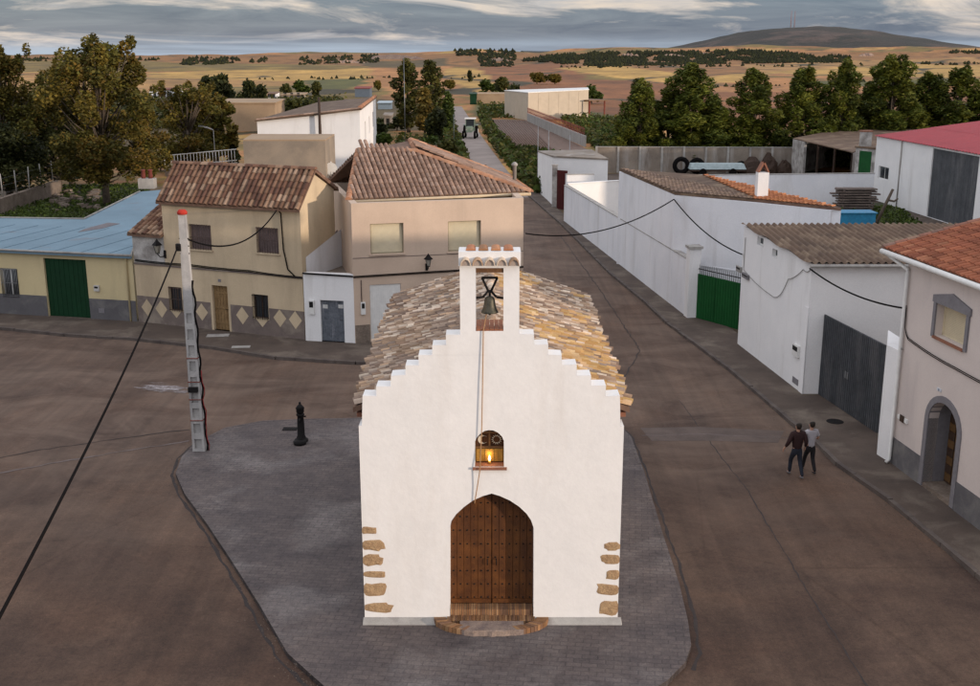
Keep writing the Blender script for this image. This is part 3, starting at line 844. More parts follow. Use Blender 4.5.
window(t, wb, hw1, 'blind', m_wfr, m_blpane, .12, sill=m_cream, bars=.035, barm=m_rust, nb=9)
window(t, wb, hw2, 'blind', m_wfr, m_blpane, .12, sill=m_cream, bars=.035, barm=m_rust, nb=9)
window(t, wb, hw3, 'glass', m_woodd, m_glass, .15, bars=.05, barm=m_rust, nb=6)
window(t, wb, hw4, 'glass', m_woodd, m_glass, .15, bars=.09, barm=m_iron, nb=7)
door(t, wb, hdb, m_ochre, m_iron, .15, 5, horiz=3)
zs0 = wb.uz(150, 296.5)[1]
def plinth_seg(mb, u0, u1, zt_=None, d=.008): wb.box(mb, u0, u1, 0, zt_ or zs0, .0, d)
segs = [(0, hw3[0]-.03, None), (hw3[0]-.03, hw3[1]+.03, hw3[2]-.03), (hw3[1]+.03, hdb[0]-.12, None), (hdb[1]+.12, hw4[0]-.03, None), (hw4[0]-.03, hw4[1]+.03, hw4[2]-.03), (hw4[1]+.03, W, None)]
for a, b, z in segs: mb = MB(); plinth_seg(mb, a, b-.002, z); pl = mb.build('plinth', m_brownp, t)
for px, py, s in ((147.5,307.5,1), (161.5,309,1), (176.5,314,.45), (202,312,1), (242.5,315.5,1), (262.5,323,.45), (280,318,1), (295.5,320,1)):
    u, z = wb.uz(px, py); mb = MB(); a, b = .34*(s if s == 1 else 1), .42*s
    q = [(u-a, z+(0 if s == 1 else b)), (u, z-b), (u+a, z+(0 if s == 1 else b))]+([(u, z+b)] if s == 1 else [])
    q = [(uu, max(.13, min(zs0-.01, zz))) for uu, zz in q]
    mb.hexa([wb.pt(x, y, .008) for x, y in q], [wb.pt(x, y, .014) for x, y in q]); mb.build('painted_diamond', m_cream, pl)
mb = MB(); wb.box(mb, 0, W, zb-.05, zb+.02, .0, .04); mb.build('string_course', m_brownp, t)
box_part('number_plate', m_greydoor, t, wb, wb.rect(218,279,221,282), .002, .015)
wall_lamp(165, 252, WF(wb.pt(0, 0), wb.pt(W, 0)), 'black lantern on the peeling wall behind the concrete pole', 1.25)
# cables on the facade
for k, dz in ((0, 0), (1, -.06)):
    cable('facade_cable', [wb.pt(.1, zb+.12-dz, .05), wb.pt(W*.35, zb+.10-dz, .05), wb.pt(W*.7, zb+.05-dz, .05), wb.pt(W, zb-.05-dz, .05)], .022, m_cable, None, parent=t, sag=.03)
cable('facade_cable', [wb.pt(W-.35, zb, .05), wb.pt(W-.72, zb+.3, .05), wb.pt(W-.9, zb+1.2, .05), wb.pt(W-.95, ze-.35, .05), wb.pt(W-1.1, ze-.2, .08)], .03, m_cable, None, parent=t)

# ================================================================== C: white annex
C0 = P(306,343); C1 = P(355.5,345.5); wc = WF(C0, C1); zc = wc.uz(330, 273.5)[1]
t = thing('annex', 'small white flat annex with worn grey metal door between the two houses', 'annex', C0.lerp(C1, .5))
hc = wc.rect(320,300,345,345); hc = (hc[0], hc[1], .11, hc[3])
mb = MB(); slab(mb, wc, [(0,0),(wc.W,0),(wc.W,zc),(0,zc)], [hole(hc)], .25); mb.build('wall', m_white, t)
Dc = 5.0
mb = MB(); q = [wc.pt(.02, 0, -.26), wc.pt(wc.W-.02, 0, -.26), wc.pt(wc.W-.02, 0, -Dc), wc.pt(.02, 0, -Dc)]; mb.prism(q, zc-.5, zc-.35)
mb.build('terrace', m_conc, t)
wd_ = WF(wc.pt(0, 0, -Dc), wc.pt(wc.W, 0, -Dc)); zgd = zc+2.6
gd = wd_.rect(336.5,240,352,270); gd = (max(gd[0], .1), min(gd[1], wd_.W-.1), zc-.34, gd[3])
mb = MB(); slab(mb, wd_, [(0,0),(wd_.W,0),(wd_.W,gd[3]+.3),(0,gd[3]+.3)], [hole(gd)], .2); mb.build('back_wall', m_white2, t)
door(t, wd_, gd, mat('blue green shutter', (.03,.09,.075), (.02,.06,.05), scale=2), m_iron, .1, 5, name='shutter_door')
mb = MB(); zq = gd[3]+.32
corrugated(mb, [wd_.pt(-.1, zq, .5), wd_.pt(wd_.W-.05, zq, .5), wd_.pt(wd_.W-.05, zq+.95, -3), wd_.pt(-.1, zq+.95, -3)], .25, .05, 2)
mb.build('lean_to_roof', mat('dark brown sheet', (.11,.075,.065), (.07,.05,.045), scale=2), t)
mb = MB(); wp = WF(wb.pt(W+.004, 0, -.31), wb.pt(W+.004, 0, -Db+.3)); z1 = zc+.6
mb.faces([wp.pt(0, zc-.4, .012), wp.pt(5.2, zc-.4, .012), wp.pt(5.2, z1+1.3, .012), wp.pt(0, z1, .012)], [(0,1,2,3)]); mb.build('whitewash_patch', m_white2, t)
door(t, wc, hc, m_slate, m_iron, .12, 12, handle=True, name='metal_door')
for px in (322, 337.5):
    mb = MB(); wc.box(mb, *wc.rect(px, 305, px+5, 309), -.12, -.10); mb.build('notice', mat('paper', (.6,.6,.58)), t)
meter(t, wc, wc.rect(309,300,315,314), m_whitem)
cable('facade_cable', [wc.pt(0, zc-.02, .06), wc.pt(wc.W, zc-.08, .06)], .04, m_cable, None, parent=t)

# ================================================================== D: salmon house with hipped roof
D0 = P(355.5,345.6); D1 = P(522.5,335); wd = WF(D0, D1); zd = zat(203.5, D0.y)
zed = zd-.02
FLp, FRp, RRp = P(348.5,200.5,zed), P(530.5,192.5,zed), P(509.5,178,zed)
t = thing('house', 'salmon beige house with hipped tile roof and two cream roller blinds', 'house', D0.lerp(D1, .5))
h1 = wd.rect(370,224,404,253); h2 = wd.rect(448,221.5,481,250.5); h3 = wd.rect(369.5,285,402,346); h3 = (h3[0], h3[1], .11, h3[3])
RRg = Vector((RRp.x-.35, RRp.y-.1, 0)); D1g = Vector((D1.x, D1.y, 0))
Dd = (RRg-D1g).length
BLg = wd.pt(0, 0, -Dd)
mb = MB(); slab(mb, wd, [(0,0),(wd.W,0),(wd.W,zd),(0,zd)], [hole(h) for h in (h1,h2,h3)], .3)
for a, b in ((D1g, RRg), (RRg, BLg), (BLg, wd.pt(0, 0))):
    wf = WF(a, b); slab(mb, wf, [(0,0),(wf.W,0),(wf.W,zd),(0,zd)], [], .3)
mb.build('wall', m_salmon, t)
def onray(px, py, y):
    z = zat(py, y); return Vector((xat(px, y, z), y, z))
yA = FLp.y+4.0
Lp = onray(358, 151, yA+.4); Ap = onray(416, 152, yA+.2); Bp = onray(410.5, 140.5, yA+3.9)
BLp = Vector((BLg.x-.2, BLg.y+.2, zed))
mb = MB()
for poly in ([FLp, FRp, Ap, Lp], [FRp, RRp, Bp, Ap], [RRp, BLp, Bp]): solid(mb, poly, .1)
solid(mb, [Lp, Ap, Bp, BLp], .1)
r = mb.build('roof', m_clay, t)
mb = MB(); up = Vector((0,0,.01))
tiles(mb, [FLp+up, FRp+up, Ap+up, Lp+up], (FRp-FLp), .235, .34, CLAY_BROWN)
tiles(mb, [FRp+up, RRp+up, Bp+up, Ap+up], (RRp-FRp), .235, .34, CLAY_BROWN)
tiles(mb, [RRp+up, BLp+up, Bp+up], (BLp-RRp), .235, .34, CLAY_BROWN)
tiles(mb, [BLp+up, Lp+up, Ap+up, Bp+up], (Lp-BLp), .235, .34, CLAY_BROWN)
pr = [(.42,.21,.12),(.38,.19,.11),(.46,.25,.15)]
for a, b in ((FRp, Ap), (Lp, Ap), (Ap, Bp), (FLp, Lp), (RRp, Bp), (FRp, RRp)): ridge(mb, a+up*3, b+up*3, .3, .42, pr, .14)
mb.build('roof_tiles', m_tile, r)
mb = MB(); mb.tube([FLp+Vector((0,-.05,-.06)), FRp+Vector((0,-.05,-.06))], .08, 6); mb.build('eaves_cornice', m_cream, r)
m_bf = mat('blind box frame', (.33,.29,.20))
window(t, wd, h1, 'blind', m_bf, m_blindg, .14, sill=m_salmon); window(t, wd, h2, 'blind', m_bf, m_blindg, .14, sill=m_salmon)
door(t, wd, h3, m_whitem, m_iron, .06, 14, handle=True, ribs=False, name='folding_door')
wall_lamp(426.5, 265, wd, 'black lantern on the salmon house between its two upstairs blinds', 1.05)
meter(t, wd, wd.rect(360.5,302,365.5,314), m_whitem)
zcc = wd.uz(400, 274)[1]
for dz in (0, .05): cable('facade_cable', [wd.pt(0, zcc+dz-.05, .05), wd.pt(wd.W*.45, zcc+dz, .05), wd.pt(wd.W, zcc+.05+dz, .05)], .022, m_cable, None, parent=t)
z2 = wd.uz(450, 254)[1]; mb = MB(); wd.box(mb, 0, wd.W, z2-.02, z2+.01, 0, .012); mb.build('string_course', m_brownp, t)
mb = MB(); wd.box(mb, .02, h3[0]-.03, 0, wd.uz(360, 325)[1], 0, .03); mb.build('stone_plinth', m_stone, t)
mb = MB(); uu, zz = wd.uz(361, 280); mb.tube([wd.pt(uu, zz, .03), wd.pt(uu, zz-1.0, .03)], .02, 5); mb.build('conduit', m_rust, t)
mb = MB(); c = onray(514.5, 183, RRp.y-2.2); mb.lathe((c.x, c.y, c.z-.3), [(.10,0),(.10,1.15),(.16,1.17),(.16,1.25),(.05,1.35)], 10); mb.build('flue', m_concl, t)

# ================================================================== buildings behind the row
def block(name, label, cat, pts, tops, m, roofm, holes=None, roof_th=.15, ov=0.0, t_=.3, z0=-.1):
    """pts: footprint front-left, front-right, back-right, back-left ; tops: z at each corner"""
    c = sum((Vector((p[0], p[1], 0)) for p in pts), Vector())/len(pts)
    t = thing(name, label, cat, (c.x, c.y, 0)); mb = MB(); n_ = len(pts)
    for i in range(n_):
        wf = WF(pts[i], pts[(i+1) % n_])
        slab(mb, wf, [(0,z0),(wf.W,z0),(wf.W,tops[(i+1) % n_]),(0,tops[i])], [hole(h) for h in (holes or {}).get(i, [])], t_)
    mb.build('wall', m, t)
    if roofm:
        mb = MB(); q = [Vector((p[0], p[1], z+roof_th)) + (Vector((p[0], p[1], 0))-c).normalized()*ov for p, z in zip(pts, tops)]
        mb.hexa([p-Vector((0,0,roof_th-.004)) for p in q], q); mb.build('roof', roofm, t)
    return t
def fp(pl, pr, depth, dx=0):
    """footprint from two front points, going straight back"""
    wf = WF(pl, pr); return [wf.pt(0,0), wf.pt(wf.W,0), wf.pt(wf.W,0,-depth)+Vector((dx,0,0)), wf.pt(0,0,-depth)+Vector((dx,0,0))]
# beige render building
y = 76.0; z = zat(141, y)
q = [Vector((xat(243,y,z),y,0)), Vector((xat(325,y,z),y,0)), Vector((xat(334.5,y+7,z),y+7,0)), Vector((xat(252,y+7,z),y+7,0))]
t = block('storage_building', 'bare beige rendered block with flat roof behind the cream house', 'building', q, [z,z,z-.1,z-.1], m_beige, m_sand, roof_th=.1)
mb = MB(); c = Vector((xat(331, y+1, 5), y+1, zat(176, y+1)))
mb.tube([c, c+Vector((0,0,1.0))], .04, 6); mb.tube([c+Vector((0,-.05,.5)), c+Vector((0,.1,.52))], [.45,.02], 14)
tag(mb.build('satellite_dish', m_whitem), 'grey satellite dish beside the beige rendered block', 'satellite dish')
# white building
yc = 112.0; zc1 = zat(110, yc); zl1 = zat(121.5, yc)
xl, xm, xr = xat(257,yc,zl1), xat(320,yc,zc1), xat(359.5,yc,zc1); far = P(377,149)
zfar = zat(105, far.y)
wf = WF((xl,yc),(xr,yc)); wr = WF((xr,yc), far)
t = thing('long_white_building', 'long white building with sloping brick edged roof behind the beige block', 'building', (xr, yc, 0))
hh = [(2+wr.W*f, 2+wr.W*f+2.4, zat(134, yc+18), zat(134, yc+18)+1.9) for f in (.18,.42,.68)]
mb = MB(); slab(mb, wf, [(0,0),(wf.W,0),(wf.W,zc1),((xm-xl),zat(115,yc)),(0,zl1)], [hole(wf.rect(294,134.5,309,139.5))], .3)
slab(mb, wr, [(0,0),(wr.W,0),(wr.W,zfar+1.0),(0,zc1)], [hole(h) for h in hh], .3)
wk = WF(far, (xl, far.y)); slab(mb, wk, [(0,0),(wk.W,0),(wk.W,zl1),(0,zfar+1)], [], .3)
wk = WF((xl, far.y), (xl, yc)); slab(mb, wk, [(0,0),(wk.W,0),(wk.W,zl1),(0,zl1)], [], .3)
mb.build('wall', m_white, t)
mb = MB(); solid(mb, [(xl-.2,yc-.3,zl1+.15),(xr+.2,yc-.3,zc1+.15),(far.x+.2,far.y,zfar+1.15),(xl-.2,far.y,zl1+.2)], .14); rr = mb.build('roof', m_fibro, t)
mb = MB(); ridge(mb, (xr,yc,zc1+.17), (far.x,far.y,zfar+1.17), .4, .8, pr, .25); ridge(mb, (xl,yc-.2,zl1+.17), (xr,yc-.2,zc1+.17), .3, .8, CLAY_BROWN, .12); mb.build('brick_edge', m_tile, rr)
for h in hh: window(t, wr, h, 'glass', m_wfr, m_glass, .15)
window(t, wf, wf.rect(294,134.5,309,139.5), 'glass', m_wfr, m_glass, .15)
mb = MB(); mb.tube([(xm,yc-.5,0),(xm,yc-.5,zat(97,yc))], [.2,.12], 8)
tag(mb.build('wooden_pole', m_woodd), 'dark wooden pole against the long white building', 'pole')
# sand building and others further back, (x0,x1,ytop,ybase,depth,...)
far_b = [
 ('barn', 'wide sand coloured barn wall left of the long white building', 'barn', 219, 276, 103.5, 131, 9, m_sand, m_sand),
 ('shed', 'small blue grey shed with red side on the fields behind the white building', 'shed', 355, 370, 88.5, 98, 6, mat('blue grey cladding', (.12,.15,.19)), mat('dull red sheet', (.25,.06,.05))),
 ('outbuilding', 'tan outbuilding among dark trees beyond the sand coloured barn', 'outbuilding', 243, 262, 91, 103, 8, m_sand, m_clay),
 ('cottage', 'low pale cottage with ochre roof behind the sand coloured barn', 'cottage', 266, 276, 94, 101, 6, m_white2, m_clay),
 ('cottage', 'long low white cottage right of the ochre roofed cottage', 'cottage', 281, 303, 95, 100, 8, m_conc, m_sand),
 ('hut', 'small grey garden hut with dark doorway by the poplar trees', 'hut', 384, 392, 116, 128, 3, m_conc, m_conc),
 ('greenhouse', 'pale blue plastic greenhouse on the plots right of the white building', 'greenhouse', 378, 391, 103.5, 109, 4, mat('pale plastic', (.45,.52,.55)), mat('pale plastic', (.45,.52,.55))),
 ('farmhouse', 'white farmhouse with red brown roof seen through the left trees', 'farmhouse', 150, 176, 90, 99, 8, m_white2, mat('red brown roof', (.20,.075,.045))),
 ('ruin', 'ruined tan brick wall beside the green container', 'ruin', 477, 510, 94.5, 104, 3, m_sand, m_sand),
 ('container', 'dark green container beside the far track', 'container', 470, 476.5, 94.5, 104.5, 2.5, m_green, m_green),
]
for nm, lb, ct_, x0, x1, yt, ybs, dp, mm, rm in far_b:
    a, b = P(x0, ybs), P(x1, ybs); z = zat(yt, a.y)
    qq = fp(a, b, dp, .0)
    tt = block(nm, lb, ct_, qq, [z,z,z+.3,z+.3], mm, rm, ov=.3, roof_th=.2)
    if nm in ('cottage', 'farmhouse', 'outbuilding'):
        wf = WF(a, b)
        for k in range(3):
            u = wf.W*(.2+.3*k); mb = MB(); wf.box(mb, u-.4, u+.4, 1.0, 2.0, 0, .03); mb.build('window', m_glass, tt)
    if nm == 'hut': mb = MB(); wf = WF(a, b); wf.box(mb, wf.W*.3, wf.W*.7, 0, z*.8, 0, .03); mb.build('door', m_dark, tt)
# white hall with fence
a, b = P(528,120), P(588,117.5); z = zat(93, a.y); wf = WF(a, b)
c2 = P(588,113); d2 = P(521.5,114.5)
t = block('hall', 'large blank cream white hall at the end of the red fence', 'hall', [a, b, Vector((b.x+1,b.y+14,0)), Vector((a.x-4.5,a.y+14,0))], [z, z+.3, z+.3, z], mat('cream hall cladding', (.52,.44,.34), (.47,.40,.31), scale=.2, bmp=.1, fine=.04), m_whitem, roof_th=.15, ov=.1)
mb = MB()
for k in range(1, 6): wf.box(mb, wf.W*k/6-.05, wf.W*k/6+.05, 0, z, 0, .04)
mb.build('panel_joint', MATS['cream hall cladding'], t)
t = thing('open_barn', 'open dark barn with thin roof just right of the cream hall', 'barn', P(596,117.5))
a, b = P(588.5,118), P(605,117.5); z = zat(101, a.y); wf = WF(a, b)
for u in (.2, wf.W-.2):
    for d in (0, -6): mb = MB(); wf.box(mb, u-.12, u+.12, 0, z, d-.12, d+.12); mb.build('post', m_rustred, t)
mb = MB(); wf.box(mb, -.3, wf.W+.4, z, z+.2, -7, .5); mb.build('roof', m_wood, t)
mb = MB(); wf.box(mb, 0, wf.W-.1, 0, z-.1, -6.6, -6.3); mb.build('back_wall', m_woodd, t)
# concrete wall with red railing, receding
a, b = P(584,146.5), P(527,121); wf = WF(b, a)
t = thing('railed_wall', 'long concrete wall topped by red slatted railing leading to the hall', 'wall', a.lerp(b, .5))
mb = MB(); wf.box(mb, 0, wf.W, -.1, 1.5, -.3, 0); mb.build('wall_base', m_concl, t)
mb = MB(); L = wf.W; k = 0; u = 0
while u < L:
    wf.box(mb, u, u+.12, 1.5, 2.6, -.2, -.1); u += 1.3
wf.box(mb, 0, L, 2.35, 2.45, -.099, -.05); wf.box(mb, 0, L, 1.75, 1.85, -.099, -.05)
mb.build('railing', m_rustred, t)
# ================================================================== right side: long white street wall
S0 = P(563.7,222); S1 = P(688,320); wL = WF(S0, S1); zL0 = zat(185.4, S0.y); zL1 = zat(253, P(675,309.5).y)
t = thing('street_wall', 'long low white plastered wall along the right street, ending in a pillar', 'wall', S0.lerp(S1, .5))
mb = MB(); um0 = wL.uz(619, 200)[0]; um1 = wL.uz(673.5, 230)[0]
slab(mb, wL, [(0,0),(wL.W-.55,0),(wL.W-.55,zL1),(0,zL0)], [], .28, miter=False, ends=True)
mb.build('wall', m_white2, t)
mb = MB(); zp = zat(249, S1.y)
wL.box(mb, wL.W-.55, wL.W+.02, 0, zp, -.5, .06); pil = mb.build('pillar', m_white, t)
mb = MB(); wL.box(mb, wL.W-.62, wL.W+.09, zp, zp+.12, -.57, .12); mb.build('capstone', m_concl, pil)
mb = MB(); slab_top = [wL.pt(0, zL0+.05, .03), wL.pt(wL.W-.63, zL1+.05, .03), wL.pt(wL.W-.63, zL1+.05, -.31), wL.pt(0, zL0+.05, -.31)]
mb.hexa([p-Vector((0,0,.046)) for p in slab_top], slab_top); mb.build('coping', m_concl, t)
# M: tall white house on that wall
zM = 5.05*H/12.5
zM = zat(195, wL.pt(um1, 0).y)
mC = wL.pt(um1, 0, .012); mN = wL.pt(um0, 0, .012)
MR = P(841,211,zM); MRg = Vector((MR.x, MR.y, 0)); MT_ = P(702,177,zM+.25); MTg = Vector((MT_.x, MT_.y, 0))
t = thing('white_house', 'white windowless house behind the long wall with part brown, part orange roof', 'house', mC)
mb = MB()
for a, b, z0_, z1_ in ((mN, mC, zM, zM), (mC, MRg, zM, zM), (MRg, MTg, zM, zM+.2), (MTg, mN, zM+.2, zM)):
    wf = WF(a, b); slab(mb, wf, [(0,0),(wf.W,0),(wf.W,z1_),(0,z0_)], [], .3)
mb.build('wall', m_white2, t)
up = Vector((0,0,.13))
mid = P(757,202.3,zM)
q1 = [mN+Vector((0,0,zM))+up, mC+Vector((0,0,zM))+up, mid+up, MT_+up]
mb = MB(); solid(mb, q1, .12); r = mb.build('roof', m_fibro, t)
mb = MB(); tiles(mb, [p+Vector((0,0,.01)) for p in q1], (q1[2]-q1[1]), .22, .36, [(.24,.16,.11),(.20,.135,.10),(.28,.19,.13)], arch=.22); mb.build('roof_tiles', m_tile, r)
q2 = [MT_+up, mid+up, MR+up]
mb = MB(); solid(mb, q2, .12); r = mb.build('orange_roof', m_clay, t)
mb = MB(); tiles(mb, [p+Vector((0,0,.01)) for p in q2], (q2[2]-q2[1]), .22, .36, [(.42,.16,.06),(.38,.14,.06),(.46,.19,.08)], arch=.22); mb.build('roof_tiles', m_tile, r)
c = P(761,198,zM+.1)
mb = MB(); mb.box((c.x, c.y, zM+.70), (.52,.52,1.3)); ch = mb.build('chimney', m_white, t)
mb = MB()
for s in (-1, 1):
    mb.hexa([c+Vector((s*.24-.04,-.25,1.26)), c+Vector((s*.24+.04,-.25,1.26)), c+Vector((s*.24+.04,.25,1.26)), c+Vector((s*.24-.04,.25,1.26))],
            [c+Vector((-.04-s*.005,-.25,1.75)), c+Vector((.04-s*.005,-.25,1.75)), c+Vector((.04-s*.005,.25,1.75)), c+Vector((-.04-s*.005,.25,1.75))])
mb.build('chimney_cap', m_brick, ch)
wM2 = WF(mC, MRg); mb = MB(); zz = zat(262, mC.y)
wM2.box(mb, .3, 7, zz, zz+.06, 0, .03); mb.build('string_course', m_white2, t)
# courtyard walls north of it
def simple_wall(name, label, A, B, z0, z1, m, th=.25, cap=None, cat='wall'):
    wf = WF(A, B); t = thing(name, label, cat, Vector(A).lerp(Vector(B), .5).to_2d().to_3d())
    mb = MB(); slab(mb, wf, [(0,-.05),(wf.W,-.05),(wf.W,z1),(0,z0)], [], th, miter=False, ends=True); mb.build('wall_face', m, t)
    if cap:
        mb = MB(); q = [wf.pt(-.02, z0+.06, .03), wf.pt(wf.W+.02, z1+.06, .03), wf.pt(wf.W+.02, z1+.06, -th-.03), wf.pt(-.02, z0+.06, -th-.03)]
        mb.hexa([p-Vector((0,0,.056)) for p in q], q); mb.build('coping', cap, t)
    return t, wf
a = P(568,184,zL0); b = P(620,181,zL0)
simple_wall('courtyard_wall', 'white inner courtyard wall behind the far end of the street wall', a, b, zL0, zL0, m_white, .25, m_white)
a2 = P(567,175,3.3); b2 = P(594,174.5,3.3)
simple_wall('courtyard_wall', 'short raised white wall right beside the dark red gate', a2, b2, 3.3, 3.3, m_white, .5, m_concl)
# N block
N0 = P(537.5,191); N1 = P(552,206); zn = zat(157, N1.y); zn0 = zat(152, N0.y)
nr_ = P(608,160,zn); 
q = [Vector((N1.x,N1.y,0)), Vector((nr_.x,nr_.y,0)), Vector((nr_.x-.6,nr_.y+9,0)), Vector((N0.x,N0.y,0))]
t = block('outbuilding', 'white flat roofed outbuilding beyond the dark red gate', 'outbuilding', q, [zn,zn,zn,zn0], m_white, m_conc, roof_th=.12, ov=.1)
g0 = P(556.5,209.5); g1 = P(566.5,210.5); zg = zat(170, g0.y)
t = thing('yard_gate', 'tall dark red metal gate at the far end of the street wall', 'gate', g0.lerp(g1, .5))
wf = WF(g0, g1); mb = MB(); wf.box(mb, 0, wf.W, .05, zg, -.06, 0)
for k in range(7): wf.box(mb, wf.W*(k+.2)/7, wf.W*(k+.55)/7, .1, zg-.05, .001, .02)
mb.build('gate_leaf', mat('dark red gate paint', (.085,.012,.012), (.06,.01,.01), scale=1, rough=.6), t)
mb = MB(); c = P(554.3,208); mb.box((c.x, c.y, zg/2+.1), (.42,.42,zg+.3)); mb.box((c.x, c.y, zg+.33), (.5,.5,.12)); mb.build('gate_post', m_peel, t)
# green gate
g0 = P(690.8,318.5); g1 = P(737.5,331.5); wf = WF(g0, g1); zg = zat(272.5, g0.y)
t = thing('yard_gate', 'bright green metal gate with spikes between the white wall and warehouse', 'gate', g0.lerp(g1, .5))
for k in range(2):
    a = wf.W*k/2+.02; b = wf.W*(k+1)/2-.02
    mb = MB(); wf.box(mb, a, b, .1, zg, -.05, 0)
    for j in range(9): u = a+(b-a)*(j+.3)/9; wf.box(mb, u, u+(b-a)/18, .14, zg-.05, .001, .018)
    lf = mb.build('gate_leaf', m_green2, t)
    mb = MB()
    wf.box(mb, a, b, zg+.22, zg+.26, -.04, -.01)
    for j in range(12):
        u = a+.03+(b-a-.06)*j/11; mb.tube([wf.pt(u, zg, -.025), wf.pt(u, zg+.4, -.025), wf.pt(u, zg+.5, -.025)], [.014,.014,.003], 5)
    mb.build('spike_row', m_iron, lf)
def corr_clip(mb, q, pitch, amp, rows):
    # parallel corrugations running front to back, left edge cut on the slant
    EL_, ER_, TR__, TL_ = q; x = TL_.x
    nrm = (ER_-EL_).cross(TL_-EL_).normalized(); 
    if nrm.z < 0: nrm = -nrm
    dv = TL_-EL_; slope = dv.z/dv.y; prev = None; k = 0; step = pitch/6
    while x < TR__.x:
        t0 = max(0, (EL_.x-x)/(EL_.x-TL_.x), (x-ER_.x)/(TR__.x-ER_.x)); col = []
        w_ = math.sin((x-TL_.x)/pitch*2*PI)*amp
        for j in range(rows+1):
            t = t0+(1-t0)*j/rows
            y = EL_.y+dv.y*t; z = EL_.z+dv.z*t
            col.append(Vector((x, y, z))+nrm*w_)
        kk = len(mb.v); mb.v += col
        if prev is not None:
            for j in range(rows): mb.f.append((prev+j, kk+j, kk+j+1, prev+j+1)); mb.mi.append(0); mb.c.append(None); mb.sm.append(True)
        prev = kk; x += step
# ================================================================== I: white warehouse with brown corrugated roof
I0 = P(737.3,346); I1 = P(802,396.6); wi = WF(I0, I1); zi0 = zat(226, I0.y); zi1 = zat(263.5, I1.y)
t = thing('warehouse', 'white warehouse with brown corrugated roof left of the pinkish house', 'warehouse', I0)
ER = P(1000,263.5,zi1); ERg = Vector((ER.x, ER.y, 0)); TR_ = P(1020,221,zi0); TRg = Vector((TR_.x, TR_.y, 0))
w1, w2 = wi.rect(757.5,236,763,247), wi.rect(772.5,248,777,259)
mb = MB(); slab(mb, wi, [(0,0),(wi.W,0),(wi.W,zi1),(0,zi0)], [hole(w1), hole(w2)], .3)
wi2 = WF(I1, ERg); vt = wi2.rect(824,265.6,859,267.4)
for a, b, z0_, z1_, hl in ((I1, ERg, zi1, zi1, [hole(vt)]), (ERg, TRg, zi1-.2, zi0-.2, []), (TRg, I0, zi0-.2, zi0-.06, [])):
    wf = WF(a, b); slab(mb, wf, [(0,0),(wf.W,0),(wf.W,z1_),(0,z0_)], hl, .3)
mb.build('wall', m_white, t)
mb = MB(); o = Vector((0,0,.10)); q = [wi.pt(wi.W, zi1, .15)+Vector((0,-.25,.06)), ER+Vector((0,-.25,.06)), TR_+o, wi.pt(0, zi0, .15)+o]
corr_clip(mb, q, .27, .06, 4)
r = mb.build('roof', m_fibro, t)
mb = MB(); mb.tube([q[0]+Vector((0,-.06,-.1)), q[1]+Vector((0,-.06,-.1))], .07, 6); mb.build('gutter', m_concl, r)
for h in (w1, w2): window(t, wi, h, 'glass', m_whitem, m_glass, .12, mid=False)
box_part('vent_slot', m_dark, t, wi2, vt, -.15, -.12)
meter(t, wi, wi.rect(738.3,265,742,273), m_plastic); meter(t, wi, wi.rect(744,272,749.5,280), m_greydoor)
meter(t, wi, wi.rect(795,343,799.5,358), m_whitem); box_part('cover_plate', m_greydoor, t, wi, wi.rect(793,376,798,386), .002, .02)
zpl = wi.uz(802, 308)[1]
R0 = P(815,394.5); wr_ = WF(I1, R0)
mb = MB(); zpt = zat(308, I1.y)
q4 = [wi.pt(wi.W-.35, 0, .02), wi.pt(wi.W+.03, 0, .02), Vector((R0.x, R0.y, 0)), wi.pt(wi.W-.35, 0, 0)+(Vector((R0.x,R0.y,0))-wi.pt(wi.W, 0))]
mb.prism(q4, 0, zpt); mb.build('pillar', m_white, t)
cable('facade_cable', [wi.pt(wi.W-.05, zi1-.25, .03), wi.pt(wi.W-.7, zi1-.35, .03), wi.pt(wi.W*.72, zi1-1.0, .03), wi.pt(wi.W*.62, zi1-1.8, .03), wi.pt(wi.W*.5, zi1-2.0, .03), wi.pt(.3, zi1-1.6, .03), wi.pt(.3, zi1-.2, .03)], .015, m_plastic, None, parent=t, sag=.08)
# dark grey gate
g0 = P(815.2,394.8); g1 = P(877,436.5); wf = WF(g0, g1); zg = zat(313, g0.y)
t = thing('yard_gate', 'large dark grey ribbed double gate between white pillars', 'gate', g0.lerp(g1, .5))
for k in range(2):
    a = wf.W*k/2+.02; b = wf.W*(k+1)/2-.02; mb = MB(); wf.box(mb, a, b, .12, zg, -.05, 0)
    nrib = 18
    for j in range(nrib): u = a+(b-a)*j/nrib; wf.box(mb, u+.02, u+(b-a)/nrib*.55, .12, zg, .001, .03)
    lf = mb.build('gate_leaf', m_greyd, t)
    mb = MB(); wf.box(mb, (b-.1 if k == 0 else a+.02), (b-.02 if k == 0 else a+.1), zg*.42, zg*.5, .03, .06); mb.build('lock', m_gal, lf)
c0, c1, c2, c3 = P(876.5,457.5), P(888,465), P(890,448), P(878,437)
zpp = zat(347, P(882,460).y)
mb = MB(); mb.prism([c0, c1, c2, c3], 0, zpp); tag(mb.build('gate_pillar', m_white), 'white plastered pillar at the right end of the dark grey gate', 'pillar')
